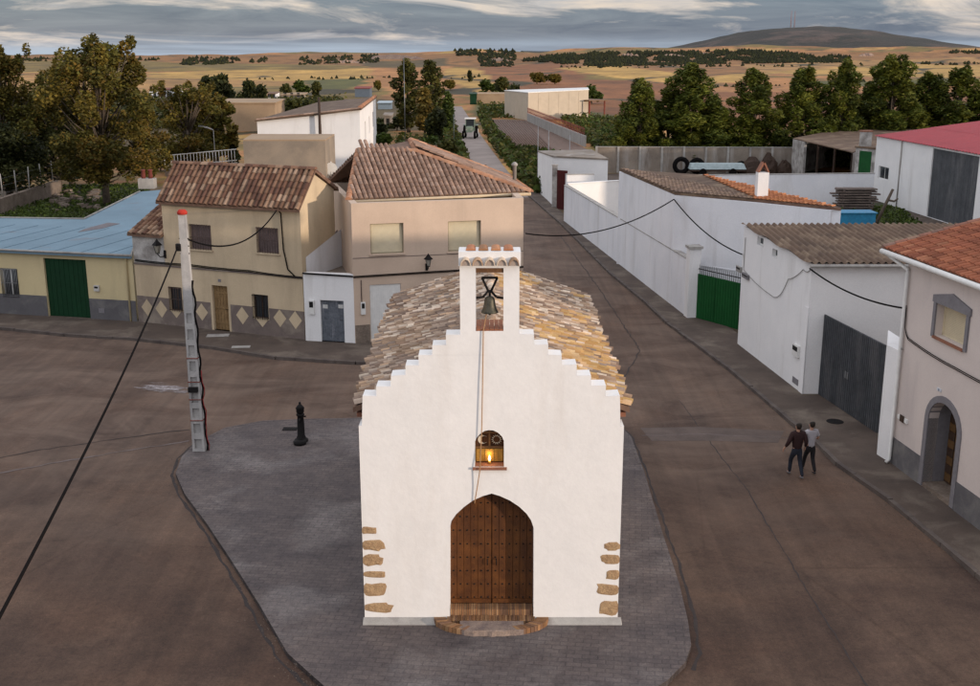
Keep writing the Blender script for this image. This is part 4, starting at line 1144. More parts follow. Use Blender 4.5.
# ================================================================== J: pinkish house with arched door
J0 = P(889,464.5); J1 = P(1040,580); wj = WF(J0, J1); zj = zat(257, J0.y); W = wj.W
t = thing('house', 'pinkish white house with grey arched doorway and orange tile roof', 'house', J0)
def arch_pts(u0, u1, z0, zs, za_, n=10):
    c = (u0+u1)/2; a = (u1-u0)/2; pts = [(u0, z0), (u1, z0)]
    for k in range(n+1):
        an = PI*k/n; pts.append((c+a*math.cos(an), zs+(za_-zs)*math.sin(an)))
    return pts
ua, zap = wj.uz(923.5, 470)[0], wj.uz(936, 398.5)[1]; ub = wj.uz(950.5, 500)[0]
zsp = wj.uz(950.5, 432)[1]
win = wj.rect(0,0,1,1)
wu0, wz1 = wj.uz(938, 301); wu1, wz0 = wj.uz(964, 351)
wz1 = wj.uz(951, 308)[1]; wz0 = wj.uz(951, 343)[1]
hwin = (wu0, wu1, wz0, wz1)
harch = arch_pts(ua, ub, .05, zsp, zap)
mb = MB(); slab(mb, wj, [(0,0),(W,0),(W,zj),(0,zj)], [hole(hwin), harch], .3)
Dj = 15.0  # unseen rear made deeper so the house keeps sun off the warehouse front
jr = wj.pt(W, 0, -Dj); jl = wj.pt(0, 0, -Dj)
for a, b in ((wj.pt(W,0), jr), (jr, jl), (jl, wj.pt(0,0))):
    wf = WF(a, b); slab(mb, wf, [(0,0),(wf.W,0),(wf.W,zj),(0,zj)], [], .3)
mb.build('wall', m_pinkw, t)
zsk = wj.uz(895, 438)[1]
mb = MB(); wj.box(mb, 0, ua-.22, 0, zsk, 0, .025); mb.build('plinth', m_greyp, t)
mb = MB(); wj.box(mb, ub+.22, W, 0, zsk, 0, .025); mb.build('plinth', m_greyp, t)
# door surround
oa = arch_pts(ua-.2, ub+.2, .13, zsp, zap+.2, 14); ia = arch_pts(ua, ub, .13, zsp, zap, 14)
oa2 = oa[1:]+[oa[0]]; ia2 = ia[1:]+[ia[0]]
mb = MB(); k = len(oa2)
vs = [wj.pt(u, z, .035) for u, z in oa2]+[wj.pt(u, z, .035) for u, z in ia2]+[wj.pt(u, z, 0) for u, z in oa2]
fs = [(i, i+1, k+i+1, k+i) for i in range(k-1)]+[(i+1, i, 2*k+i, 2*k+i+1) for i in range(k-1)]
vs2 = [wj.pt(u, z, -.75) for u, z in ia2]
mb.faces(vs, fs); kk = len(mb.v); mb.v += vs2+[wj.pt(u, z, .035) for u, z in ia2]
for i in range(k-1): mb.f.append((kk+k+i, kk+k+i+1, kk+i+1, kk+i)); mb.mi.append(0); mb.c.append(None); mb.sm.append(False)
ds = mb.build('door_surround', m_greydoor, t)
mb = MB(); 
q = arch_pts(ua+.01, ub-.01, .25, zsp, zap-.01, 14)
mb.hexa([wj.pt(u, z, -.72) for u, z in q], [wj.pt(u, z, -.66) for u, z in q])
dj = mb.build('door', m_woodd, t)
mb = MB(); R3 = random.Random(5)
for i in range(4):
    for j in range(8):
        u0 = ua+.06+(ub-ua-.1)*i/4; z0 = .32+(zsp-.1-.32)*j/7
        if j == 7: z0 = zsp
        if j == 7 and i in (0, 3): continue
        wj.box(mb, u0, u0+(ub-ua)/4-.07, z0, z0+.24, -.658, -.635, col=None, mi=(i+j) % 2)
mb.build('door_panel', [mat('dark ochre door panel', (.12,.065,.025)), m_woodd], dj)
mb = MB(); wj.box(mb, ua+.002, ub-.002, .05, .24, -.75, -.002); mb.build('door_step', m_stone, t)
window(t, wj, hwin, 'blind', m_blindg, m_blind, .22, sill=None, mid=False)
mb = MB(); e = .14
wj.box(mb, hwin[0]-e, hwin[0], hwin[2]-.05, hwin[3], 0, .05); wj.box(mb, hwin[1], hwin[1]+e, hwin[2]-.05, hwin[3], 0, .05)
q = [(hwin[0]-e-.05, hwin[3]+.002), (hwin[1]+e+.05, hwin[3]+.002), (hwin[1]+e+.05, hwin[3]+.2), ((hwin[0]+hwin[1])/2, hwin[3]+.42), (hwin[0]-e-.05, hwin[3]+.2)]
mb.hexa([wj.pt(u, z, 0) for u, z in q], [wj.pt(u, z, .06) for u, z in q])
mb.build('window_surround', m_greydoor, t)
mb = MB(); wj.box(mb, hwin[0], hwin[1], hwin[2]-.07, hwin[2]-.004, -.15, .08); mb.build('window_sill', m_brick, t)
mr = wj.rect(899,414,908,424); mb = MB(); wj.box(mb, *mr, 0, .05); o = mb.build('letter_box', m_whitem, t)
u0, u1, z0, z1 = mr; mb = MB(); wj.box(mb, u0+.16, u1-.16, z0+.18, z1-.16, .051, .056); mb.build('slot', m_woodd, o)
nr2 = wj.rect(937.5,387,941.5,392.5); mb = MB(); wj.box(mb, *nr2, 0, .02); pl = mb.build('number_plate', mat('white enamel', (.6,.62,.65)), t)
tx = bpy.data.curves.new('house_number', 'FONT'); tx.body = '21'; tx.size = (nr2[3]-nr2[2])*1.0; tx.extrude = .003; tx.align_x = 'CENTER'
tx.materials.append(mat('blue enamel', (.03,.08,.16)))
tmp = bpy.data.objects.new('tmp', tx); COL.objects.link(tmp); bpy.context.view_layer.update()
me_ = bpy.data.meshes.new_from_object(tmp.evaluated_get(bpy.context.evaluated_depsgraph_get())); bpy.data.objects.remove(tmp)
to = bpy.data.objects.new('house_number', me_); COL.objects.link(to); to.parent = pl
to.location = wj.pt((nr2[0]+nr2[1])/2, nr2[2]+(nr2[3]-nr2[2])*.15, .024)-ORG[pl.name]
to.rotation_euler = (PI/2, 0, math.atan2(wj.u.y, wj.u.x))
# roof
zje = zj+.05
EL = P(883.5,249,zje); 
wje = WF((EL.x, EL.y), (EL.x+wj.u.x, EL.y+wj.u.y))
Dv = back_to(wje, 0, 980, zje+1.0); zv = zat(222, wje.pt(0, 0, -Dv).y)
q = [wje.pt(0, zje), wje.pt(W+.5, zje), wje.pt(W+.5, zv, -Dv), wje.pt(0, zv, -Dv)]
mb = MB(); solid(mb, q, .1); r = mb.build('roof', m_clay, t)
q2 = [p+Vector((0,0,.01)) for p in q]
mb = MB(); tiles(mb, q2, wj.u, .24, .36, CLAY_RED, arch=.26); ridge(mb, q2[0], q2[3], .24, .4, [(.28,.13,.09),(.22,.13,.10),(.33,.2,.14)], .13); mb.build('roof_tiles', m_tile, r)
mb = MB(); mb.tube([q[0]+wj.n*.05-Vector((0,0,.06)), q[1]+wj.n*.05-Vector((0,0,.06))], .085, 8); wj.box(mb, -.1, W, zj-.16, zj+.0, -.02, .12); mb.build('gutter', m_whitem, r)
mb = MB(); du = .16; mb.tube([q[0]+wj.u*.25+wj.n*.02-Vector((0,0,.1)), wj.pt(du, zj-.35, .09), wj.pt(du, zj-.6, .09), wj.pt(du, .25, .09), wj.pt(du, .14, .2)], .055, 8); mb.build('drainpipe', m_whitem, t)
zz = wj.uz(893, 331)[1]
for k in (0, 1):
    cable('facade_cable', [wj.pt(.2, wj.uz(896,300)[1], .05), wj.pt(.25, zz+.3, .05), wj.pt(.5, zz+k*.05, .05), wj.pt(3.2, zz-.15+k*.05, .05), wj.pt(W, zz-.1+k*.05, .05)], .014, m_cable, None, parent=t, sag=.04)
u, z = wj.uz(903, 347); mb = MB(); mb.tube([wj.pt(u, z+.3, .05), wj.pt(u, z, .07), wj.pt(u+.1, z-.05, .07)], .03, 6); mb.build('cable_bracket', m_plastic, t)
# ================================================================== K: white shed with red roof
K0 = P(871.6,199); K1 = P(1040,253); wk = WF(K0, K1); zk = zat(136.5, K0.y)
t = thing('farm_shed', 'white shed with red metal roof and tall dark grey door', 'shed', K0)
kd = wk.rect(933,148.5,976,220); kd = (wk.uz(929,190)[0], wk.uz(976,190)[0], .02, zk-.12); kw = wk.rect(879,165.5,888,180.5)
Dk = back_to(wk, 0, 985, zk+.8); zkt = zat(120.5, wk.pt(0, 0, -Dk).y)
mb = MB(); slab(mb, wk, [(0,0),(wk.W,0),(wk.W,zk),(0,zk)], [hole(kd), hole(kw)], .3)
a, b, c, d = wk.pt(0,0), wk.pt(wk.W,0), wk.pt(wk.W,0,-Dk), wk.pt(0,0,-Dk)
for p, q, z0_, z1_ in ((b, c, zk, zkt-.1), (c, d, zkt-.1, zkt-.1), (d, a, zkt-.1, zk)):
    wf = WF(p, q); slab(mb, wf, [(0,0),(wf.W,0),(wf.W,z1_),(0,z0_)], [], .3)
mb.build('wall', m_white, t)
mb = MB(); q = [wk.pt(-.15, zk+.06, .2), wk.pt(wk.W, zk+.06, .2), wk.pt(wk.W, zkt, -Dk), wk.pt(-.15, zkt, -Dk)]
corrugated(mb, q, .5, .05, 2); mb.build('roof', m_redroof, t)
door(t, wk, kd, m_greyd, m_gal, .1, 10, name='sliding_door')
window(t, wk, kw, 'glass', m_whitem, m_glass, .12)
mb = MB(); mb.tube([wk.pt(wk.uz(901,160)[0], 0, .05), wk.pt(wk.uz(901,160)[0], zk, .05)], .05, 6); mb.build('drainpipe', m_concl, t)
# open shed, green door lodge, compound walls
z1_ = zat(139, P(794,174).y)
FLs, FRs = P(793,139,z1_), P(853,153,z1_); BRs, BLs = P(925,127,z1_+.5), P(860,125,z1_+.5)
t = thing('open_shed', 'open fronted shed with worn brown roof in the far right yard', 'shed', (FLs.x, FLs.y, 0))
mb = MB(); q = [FLs+Vector((0,0,.1)), FRs+Vector((0,0,.1)), BRs, BLs]; solid(mb, q, .09); mb.build('roof', m_fibro, t)
mb = MB()
for a, b in ((FRs, BRs), (BRs, BLs), (BLs, FLs)):
    wf = WF(a, b); slab(mb, wf, [(0,0),(wf.W,0),(wf.W,min(b.z,z1_)),(0,min(a.z,z1_))], [], .2)
wf = WF(FLs, FRs); wf.box(mb, 0, wf.W*.22, 0, z1_, -.25, 0)
mb.build('wall', m_peel, t)
for f in (.45, .72, .98): mb = MB(); wf.box(mb, wf.W*f-.08, wf.W*f+.08, 0, z1_, -.16, 0); mb.build('post', m_woodd, t)
a, b = P(852,195), P(872,198); z = zat(147.5, a.y); q = fp(a, b, 4)
t = block('lodge', 'narrow whitish lodge with green door beside the red roofed shed', 'lodge', q, [z,z,z,z], m_peel, m_fibro, ov=.1)
wf = WF(a, b); mb = MB(); wf.box(mb, *wf.rect(860,150.5,870,174), 0, .03); mb.build('door', m_green2, t)
mb = MB(); c = wf.pt(.5, z, -.6); mb.box(c+Vector((0,0,.7)), (.9,.7,1.5)); ch = mb.build('chimney', m_peel, t)
mb = MB(); mb.box(c+Vector((.0,0,1.5)), (1.0,.8,.12)); mb.build('chimney_cap', m_brick, ch)
# concrete compound wall in bays
a, b = P(596,172.5), P(793,173.5); wf = WF(a, b); zc_ = zat(147, a.y)
t = thing('compound_wall', 'long grey concrete wall in front of the pine row', 'wall', a.lerp(b, .5))
mb = MB(); wf.box(mb, 0, wf.W, -.05, zc_, -.2, 0); mb.build('wall_panel', m_conc, t)
mb = MB(); nb_ = 9
for k in range(nb_+1): wf.box(mb, wf.W*k/nb_-.12, wf.W*k/nb_+.12, 0, zc_+.08, -.001 if k % 2 else -.25, .1)
mb.build('wall_pier', m_concl, t)
mb = MB(); wf.box(mb, 0, wf.W, zc_, zc_+.06, -.24, .04); mb.build('coping', m_concl, t)
simple_wall('courtyard_wall', 'white wall behind the stacked planks in the right yard', P(688,206), P(872,204), zat(175.5, P(688,206).y), zat(173.5, P(872,204).y), m_white2, .25, m_concl)
# ================================================================== chapel
ZI = .12
FA = P(365,622,ZI); FB = P(617.5,622,ZI); FB.y = FA.y
wc_ = WF(FA, FB); WC = wc_.W
def U(px, py): return wc_.uz(px, py)
t = thing('chapel', 'whitewashed village chapel with stepped gable, belfry and old clay tile roof', 'chapel', (FA.x+WC/2, FA.y, ZI))
chapel = t
def J(a=.012): return R.uniform(-a, a)
lf = [(362.3,426),(362.3,396),(376.6,396),(376.6,386),(390.8,386),(390.8,375.5),(405,375.5),(405,364.8),(418.6,364.8),(418.6,355),(432,355),(432,345),(446,345),(446,334.5),(459.8,334.5),(459.8,265)]
rt = [(519.8,265),(519.8,334.5),(533.8,334.5),(533.8,345),(547.8,345),(547.8,355),(562.2,355),(562.2,364.8),(576.8,364.8),(576.8,375.5),(591,375.5),(591,386),(605.6,386),(605.6,396),(620,396),(620,426)]
outer = [U(a, b) for a, b in lf+rt]
outer = [(0, ZI-.1), (WC, ZI-.1), (WC, U(617,426)[1])]+[(u+J(), z+J()) for u, z in reversed(outer)]+[(0, U(365,426)[1])]
arch = [U(a, b) for a, b in [(450,619),(533.6,619),(533.8,528),(531,520),(526.5,513.5),(519,506.5),(510,500.5),(500,496),(491.8,493.5),(483,496),(473,500.5),(464,507),(456,514.5),(451.5,521),(450,528)]]
arch[0] = (arch[0][0], ZI+.02); arch[1] = (arch[1][0], ZI+.02)
niche = [U(a, b) for a, b in [(475,467),(504,467),(504,441),(502,436.5),(498,432.5),(493.5,430.5),(489,430),(484.5,431),(480,434),(476.5,438),(475,442)]]
bel = [U(a, b) for a, b in [(475.8,331),(503.6,331),(503.6,268),(475.8,268)]]
TC = .44
mb = MB(); slab(mb, wc_, outer, [arch, niche, bel], TC, miter=False, ends=True)
# nave
ye = zat(408, FA.y); zev = ye
RR_ = P(591,292,zev); LR_ = P(403,298,zev); yr = (RR_.y+LR_.y)/2; Lc = yr-FA.y
zrd = zat(265, yr)
print('chapel', WC, 'eave', zev, 'len', Lc, 'ridge', zrd, 'front ridge z at 317', zat(317, FA.y+.6), 'rear w', RR_.x-LR_.x)
nL = wc_.sub(.10, -TC, .10, -Lc)
def side(u, a, b):
    return WF(wc_.pt(u, 0, a), wc_.pt(u, 0, b))
zw = zev-.12
wR = side(WC-.10, -TC, -Lc); slab(mb, wR, [(0,ZI-.1),(wR.W,ZI-.1),(wR.W,zw),(0,zw)], [], .4)
wB = WF(wc_.pt(WC-.10, 0, -Lc), wc_.pt(.10, 0, -Lc)); slab(mb, wB, [(0,ZI-.1),(wB.W,ZI-.1),(wB.W,zw),(wB.W/2,zrd-.2),(0,zw)], [], .4)
wL_ = side(.10, -Lc, -TC); slab(mb, wL_, [(0,ZI-.1),(wL_.W,ZI-.1),(wL_.W,zw),(0,zw)], [], .4)
wo_ = mb.build('wall', m_chapel, t)
bv = wo_.modifiers.new('soft edges', 'BEVEL'); bv.width = .022; bv.segments = 2; bv.limit_method = 'ANGLE'; bv.angle_limit = math.radians(50)
# sloping plinth either side of the door
mb = MB()
for a, b in ((-.06, arch[0][0]-.02), (arch[1][0]+.02, WC+.10)):
    mb = MB(); mb.hexa([wc_.pt(a, ZI-.05, .17), wc_.pt(b, ZI-.05, .17), wc_.pt(b, ZI-.05, .003), wc_.pt(a, ZI-.05, .003)],
            [wc_.pt(a+.03, ZI+.02, .14), wc_.pt(b-.03, ZI+.02, .14), wc_.pt(b-.03, ZI+.12, .003), wc_.pt(a+.03, ZI+.12, .003)])
    mb.build('plinth', m_concl, t)
# roof with a slight sag, split in strips so the tiles follow it
NS = 8; mbs = MB(); mbt = MB(); up = Vector((0,0,.012))
pale = CLAY_OLD
warm = [(.42,.25,.13),(.50,.33,.18),(.34,.19,.10),(.55,.42,.28),(.28,.17,.10),(.45,.28,.13)]
cx = WC/2
front0 = -.30
for s in (-1, 1):
    for k in range(NS):
        f0, f1 = k/NS, (k+1)/NS
        def pp(f, side_, e):
            d = -(TC*.8+(Lc+.2-TC*.8)*f)
            sag = .10*math.sin(PI*f)
            if e: return wc_.pt(cx+side_*(WC/2+.16+.05*math.sin(PI*f)), zev-.10-sag*.5, d)
            return wc_.pt(cx, zrd+.02-sag, d)
        q = [pp(f0, s, True), pp(f1, s, True), pp(f1, s, False), pp(f0, s, False)]
        if s < 0: q = [q[1], q[0], q[3], q[2]]
        mbs.hexa([p-Vector((0,0,.12)) for p in q], q)
        tiles(mbt, [p+up for p in q], Vector((0,1,0)), .185, .23, pale, jit=.016, arch=.50, lift=.03, wid=.41, stag=1, rnd=.5, lichen_sun=([(.60,.33,.07),(.50,.26,.06),(.64,.40,.12)] if s > 0 else [(.20,.15,.12),(.26,.19,.15)]))  # right slope: ochre lichen colour that also carries painted warm sunlight
r = mbs.build('roof', m_clay, t)
a = wc_.pt(cx, zrd+.03, -TC-.1); b = wc_.pt(cx, zrd+.03, -Lc-.2)
mm = a.lerp(b, .5)-Vector((0,0,.10)); ridge(mbt, a, mm, .27, .36, pale, .14); ridge(mbt, mm, b, .27, .36, pale, .14)
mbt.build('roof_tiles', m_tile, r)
# cornice of corner tiles
mb = MB()
for s in (-1, 1):
    mb.box((FA.x+cx+s*(WC/2+.02), FA.y+TC+(Lc-TC)/2+.05, zev-.32), (.16, Lc-TC-.05, .10))
mb.build('cornice', m_brick, r)
# belfry cap
ub0, zb0 = U(458.6,265.6); ub1, zb1 = U(520.8,249.5); zct = zb1-.02
mb = MB(); wc_.box(mb, ub0, ub1, zb0, zct-.02, -TC-.10, .06); cap = mb.build('belfry_cap', m_chapel, t)
mb = MB(); nt_ = 5; tw_ = (ub1-ub0-.04)/nt_
for k in range(nt_):
    u = ub0+.02+tw_*(k+.5); c = R.choice(pale); vs = []; fs = []
    for e, (d, dz, rr) in enumerate(((.16, -.02, .46), (-.05, .03, .42))):
        for s in range(7):
            an = PI*s/6; vs.append(wc_.pt(u-math.cos(an)*tw_*rr, zb0+.02+dz+math.sin(an)*tw_*.62+.02, d))
        for s in range(7):
            an = PI*s/6; vs.append(wc_.pt(u-math.cos(an)*tw_*(rr-.10), zb0+.02+dz+math.sin(an)*tw_*.50+.02, d))
    fs += [(s, s+1, 14+s+1, 14+s) for s in range(6)]+[(7+s+1, 7+s, 21+s, 21+s+1) for s in range(6)]+[(s+1, s, 7+s, 7+s+1) for s in range(6)]
    mb.faces(vs, fs, 0, c, True)
    mb.face([vs[7+q_]-wc_.n*.03 for q_ in range(7)], 0, (.42,.33,.27))
for k in range(4):
    u = ub0+.12+(ub1-ub0-.24)*(k+.5)/4
    mb2 = R.choice([(.42,.18,.09),(.46,.22,.11),(.40,.20,.10)])
    a = wc_.pt(u, zct-.01, -.06); b = wc_.pt(u, zct-.01, -TC-.12)
    ridge(mb, a, b, .20, .5, [mb2], .045)
mb.build('cap_tiles', m_tile, cap)
m_mort = mat('brown lintel timber', (.16,.075,.03), (.11,.05,.022), scale=6, rough=.7)
mb = MB(); wc_.box(mb, bel[0][0]+.002, bel[1][0]-.002, bel[2][1]-.10, bel[2][1]-.002, -TC+.01, -.02); mb.build('lintel', m_mort, t)
mb = MB(); nb_ = 6
for k in range(nb_):
    a = bel[0][0]+.004+(bel[1][0]-bel[0][0]-.008)*k/nb_; w_ = (bel[1][0]-bel[0][0])/nb_
    wc_.box(mb, a+.003, a+w_-.006, bel[0][1]+.002, bel[0][1]+.035, -TC-.45, -.004)
mb.build('belfry_sill', mat('terracotta sill tiles', (.34,.13,.065), (.26,.10,.05), scale=4, bmp=.3), t)
# bell
ubc = (bel[0][0]+bel[1][0])/2; zt_ = U(490,279.5)[1]; zm_ = U(490,293)[1]; zbt = U(490,298)[1]; zbb = U(490,314.5)[1]
bt = thing('bell', 'small dark bronze bell hanging in the chapel belfry', 'bell', wc_.pt(ubc, zbb, -.2))
mb = MB()
def bar(u0, z0, u1, z1, w=.026): mb.tube([wc_.pt(ubc+u0, z0, -.2), wc_.pt(ubc+u1, z1, -.2)], w, 5)
bar(-.17, zt_, .17, zt_); bar(-.16, zt_, -.03, zm_); bar(.16, zt_, .03, zm_); bar(-.06, zm_, .06, zm_, .03)
hw_ = (bel[1][0]-bel[0][0])/2
bar(.03, zm_, .14, zm_-.13); bar(.14, zm_-.13, hw_, zm_-.15); bar(-.03, zm_, -.14, zm_-.13); bar(-.14, zm_-.13, -hw_, zm_-.15)
bar(0, zm_, 0, zbt)
mb.build('bell_yoke', m_iron, bt)
hb = zbt-zbb
mb = MB(); mb.lathe(wc_.pt(ubc, zbb, -.2), [(.185,0),(.175,.03),(.145,hb*.25),(.122,hb*.5),(.11,hb*.78),(.09,hb*.92),(.05,hb)], 20)
mb.build('bell_body', mat('aged bronze', (.11,.095,.07), (.06,.06,.045), scale=6, rough=.5, metal=.6), bt)
mb = MB(); mb.tube([wc_.pt(ubc, zbb+.1, -.2), wc_.pt(ubc, zbb-.05, -.2)], [.012,.03], 6); mb.build('clapper', m_iron, bt)
m_rope = mat('sisal bell rope', (.42,.24,.12), (.34,.19,.09), scale=10)
pts = [wc_.pt(ubc-.06, zbb+.02, -.18)]+[wc_.pt(U(a, b)[0], U(a, b)[1], d) for a, b, d in ((483.3,331,.03),(482.6,380,.05),(481.8,425,.06),(481,445,.06),(480,468,.10),(477.5,485,.06),(474.5,503,.03))]
o = cable('bell_rope', pts, .011, m_rope, 'long sisal rope hanging from the bell down the white facade', 'rope')
# niche
nz0 = min(z for u, z in niche); nu0, nu1 = niche[0][0], niche[1][0]; nzt = max(z for u, z in niche); nc = (nu0+nu1)/2
mb = MB(); q = [(u, z) for u, z in niche]
mb.hexa([wc_.pt(u, z, -TC+.02) for u, z in q], [wc_.pt(u, z, -.30) for u, z in q])
sh = mb.build('niche_shutter', mat('dark walnut board', (.075,.03,.012), (.05,.02,.009), scale=5), t)
mb = MB(); wc_.box(mb, nc-.02, nc+.02, nz0+.38, nzt-.02, -.298, -.27); wc_.box(mb, nu0+.01, nu1-.01, nz0+.34, nz0+.38, -.298, -.25)
wc_.box(mb, nu0+.03, nu1-.03, nz0+.68, nz0+.71, -.298, -.275)
mb.build('niche_grille', m_wood, sh)
brass = mat('brass sheet', (.48,.29,.07), (.36,.20,.05), scale=9, rough=.4, metal=.5, bmp=.3)
mb = MB(); wc_.box(mb, nu0+.02, nu1-.02, nz0+.05, nz0+.335, -.298, -.22)
for k in range(7): u = nu0+.05+(nu1-nu0-.1)*k/6; wc_.box(mb, u-.008, u+.008, nz0+.06, nz0+.32, -.219, -.205)
mb.build('brass_box', brass, sh)
whm = mat('ivory cutout', (.62,.58,.50))
mb = MB(); cu, cz = nc-.155, nz0+.53; k0 = len(mb.v); A_ = []; B_ = []
for k in range(13):
    an = PI*.28+k/12*(2*PI-PI*.56); A_.append((cu+.10*math.cos(an), cz+.10*math.sin(an)))
    B_.append((cu+.045+.085*math.cos(an)*.95, cz+.083*math.sin(an)))
for k in range(12):
    mb.hexa([wc_.pt(*A_[k], -.299), wc_.pt(*B_[k], -.299), wc_.pt(*B_[k+1], -.299), wc_.pt(*A_[k+1], -.299)], [wc_.pt(*A_[k], -.285), wc_.pt(*B_[k], -.285), wc_.pt(*B_[k+1], -.285), wc_.pt(*A_[k+1], -.285)])
mb.build('crescent', whm, sh)
mb = MB(); cu = nc+.155
for k in range(14):
    an = k/14*2*PI; an2 = an+.16
    pa = [(cu+math.cos(x)*r_, cz+math.sin(x)*r_) for x, r_ in ((an-.16,.075),(an+.16,.075),(an,.12))]
    mb.hexa([wc_.pt(*p, -.299) for p in pa], [wc_.pt(*p, -.285) for p in pa])
mb.build('sun_ring', whm, sh)
mb = MB(); wc_.box(mb, nu0-.05, nu1+.06, nz0-.055, nz0-.004, -.20, .06); wc_.box(mb, nu0+.003, nu1-.003, nz0-.004, nz0+.02, -.298, -.02); mb.build('niche_sill', m_brick, t)
pl_ = bpy.data.lights.new('votive_glow', 'POINT'); pl_.energy = 1.3; pl_.color = (1,.62,.25); pl_.shadow_soft_size = .05
po_ = bpy.data.objects.new('votive_glow', pl_); COL.objects.link(po_); po_.location = wc_.pt(nc, nz0+.19, -.10)
lp = thing('votive_lamp', 'small glowing votive lamp in the niche above the door', 'lamp', wc_.pt(nc, nz0+.02, -.12))
mb = MB(); mb.lathe(wc_.pt(nc, nz0+.02, -.14), [(.03,0),(.035,.05),(.03,.07)], 10); mb.build('holder', brass, lp)
mb = MB(); mb.lathe(wc_.pt(nc, nz0+.09, -.14), [(.012,0),(.03,.04),(.02,.09),(.002,.14)], 8); mb.build('flame', emis('lamp flame', (1,.62,.22), 6), lp)
# door
wood = mat('old studded door timber', (.145,.052,.012), (.07,.024,.007), scale=3.5, rough=.6, bmp=.7, bdist=.01, bscale=14, fine=.3, stain=(.06,.022,.008), streak=1, stain_scale=2.2, stain_lo=.45, stain_hi=.75)
DD = TC-.02
zth = zat(602.5, FA.y+DD-.03)
# back filler above threshold, shape of the arch
au0, au1 = arch[0][0], arch[1][0]; am = (au0+au1)/2
def arch_z(u):
    # upper edge of the arch at u
    pts_ = arch[2:]
    for (a, za_), (b, zb_) in zip(pts_, pts_[1:]):
        if min(a, b) <= u <= max(a, b) and abs(a-b) > 1e-6: return za_+(zb_-za_)*(u-a)/(b-a)
    return arch[2][1]
dt = []
for s in (0, 1):
    a, b = (au0+.002, am-.006) if s == 0 else (am+.006, au1-.002)
    mb = MB(); npk = 6
    for k in range(npk):
        x0 = a+(b-a)*k/npk+.004; x1 = a+(b-a)*(k+1)/npk-.004
        q = [(x0, zth+.01), (x1, zth+.01), (x1, arch_z(x1)-.004), (x0, arch_z(x0)-.004)]
        if x0 < am < x1: pass
        d1 = -DD+.06+R.uniform(-.004, .004)
        mb.hexa([wc_.pt(u, z, -DD-.03) for u, z in q], [wc_.pt(u, z, d1) for u, z in q])
    for zr_ in [zth+.15+.33*j for j in range(8)]:
        for k in range(6):
            x = a+(b-a)*(k+.5)/6
            if zr_ > arch_z(x)-.08: continue
            c = wc_.pt(x, zr_, -DD+.07)
            mb.lathe_dummy = None
            vs = [c+wc_.u*.022*math.cos(t_*PI/3)+Vector((0,0,.022*math.sin(t_*PI/3)))+wc_.n*-.008 for t_ in range(6)]+[c+wc_.n*.018]
            mb.faces(vs, [(i, (i+1) % 6, 6) for i in range(6)], 1)
    # bottom kickboard and inner wicket line
    wc_.box(mb, a+.01, b-.01, zth+.02, zth+.12, -DD+.066, -DD+.085)
    dl = mb.build('door_leaf', [wood, m_iron], t)
    mb = MB(); x = am-.10 if s == 0 else am+.10; c = wc_.pt(x, zth+1.05, -DD+.09)
    mb.tube([c+Vector((0,0,.07)), c+wc_.n*.03+Vector((0,0,.03)), c+wc_.n*.03-Vector((0,0,.06)), c-Vector((0,0,.08))], .012, 6); mb.build('handle', m_iron, dl)
m_sbr = mat('golden brown step bricks', (.30,.155,.065), (.20,.10,.045), attr=True, scale=4, bmp=.5, bscale=14)
def bc(): 
    k = R.uniform(.7, 1.25); c = R.choice([(.30,.16,.075),(.26,.13,.06),(.35,.20,.10),(.22,.12,.07)]); return tuple(q*k for q in c)
mb = MB(); nbk = 36
for k in range(nbk):
    a = au0+.01+(au1-au0-.02)*k/nbk; b = a+(au1-au0-.02)/nbk-.012
    wc_.box(mb, a, b, ZI+.02, zth+J(.004), -DD+.055, -.06+J(.008), col=bc())
wc_.box(mb, au0+.005, au1-.005, ZI, zth-.02, -DD+.06, -.075, col=(.20,.15,.12))
mb.build('threshold', m_sbr, t)
# half-round brick step with a worn stone in the middle
us0 = U(434,618)[0]; us1 = U(548.5,618)[0]; uc = (us0+us1)/2; ra = (us1-us0)/2; rb = FA.y-P(490,637,ZI).y; zs = ZI+.13
mb = MB()
nk = 34
for k in range(nk):
    a0 = PI+PI*(k+.07)/nk; a1 = PI+PI*(k+.93)/nk
    if math.cos((a0+a1)/2)*ra < .60 and math.cos((a0+a1)/2)*ra > -.62: continue
    o0, o1 = [(uc+ra*math.cos(x), -rb*math.sin(x)) for x in (a0, a1)]
    i0, i1 = [(uc+(ra-.27)*math.cos(x), -(rb-.20)*math.sin(x)) for x in (a0, a1)]
    q = [o0, o1, i1, i0]; zz = zs+J(.006)
    mb.hexa([wc_.pt(u, ZI-.02, d) for u, d in q], [wc_.pt(u, zz, d) for u, d in q], 0, bc())
for k in range(44):
    a = us0+.30+(us1-us0-.60)*k/44; wc_.box(mb, a, a+(us1-us0-.60)/44-.010, ZI-.02, zs+.01+J(.005), -.055, .17, col=bc())
step = mb.build('brick_step', m_sbr, t)
mb = MB(); q = []
for k in range(15):
    x = -.70+1.42*k/14; q.append((uc+x, min(rb*math.sqrt(max(0, 1-(x/ra)**2)), rb)+J(.02)))
q = [(uc-.70, .19)]+q+[(uc+.72, .19)]
mb.hexa([wc_.pt(u, ZI-.02, d) for u, d in q], [wc_.pt(u, zs+.0+J(.012), d) for u, d in q])
mb.build('step_stone', mat('worn step stone', (.33,.25,.20), (.17,.13,.12), scale=3.5, bmp=.8, bdist=.03, bscale=6, fine=.2), step)
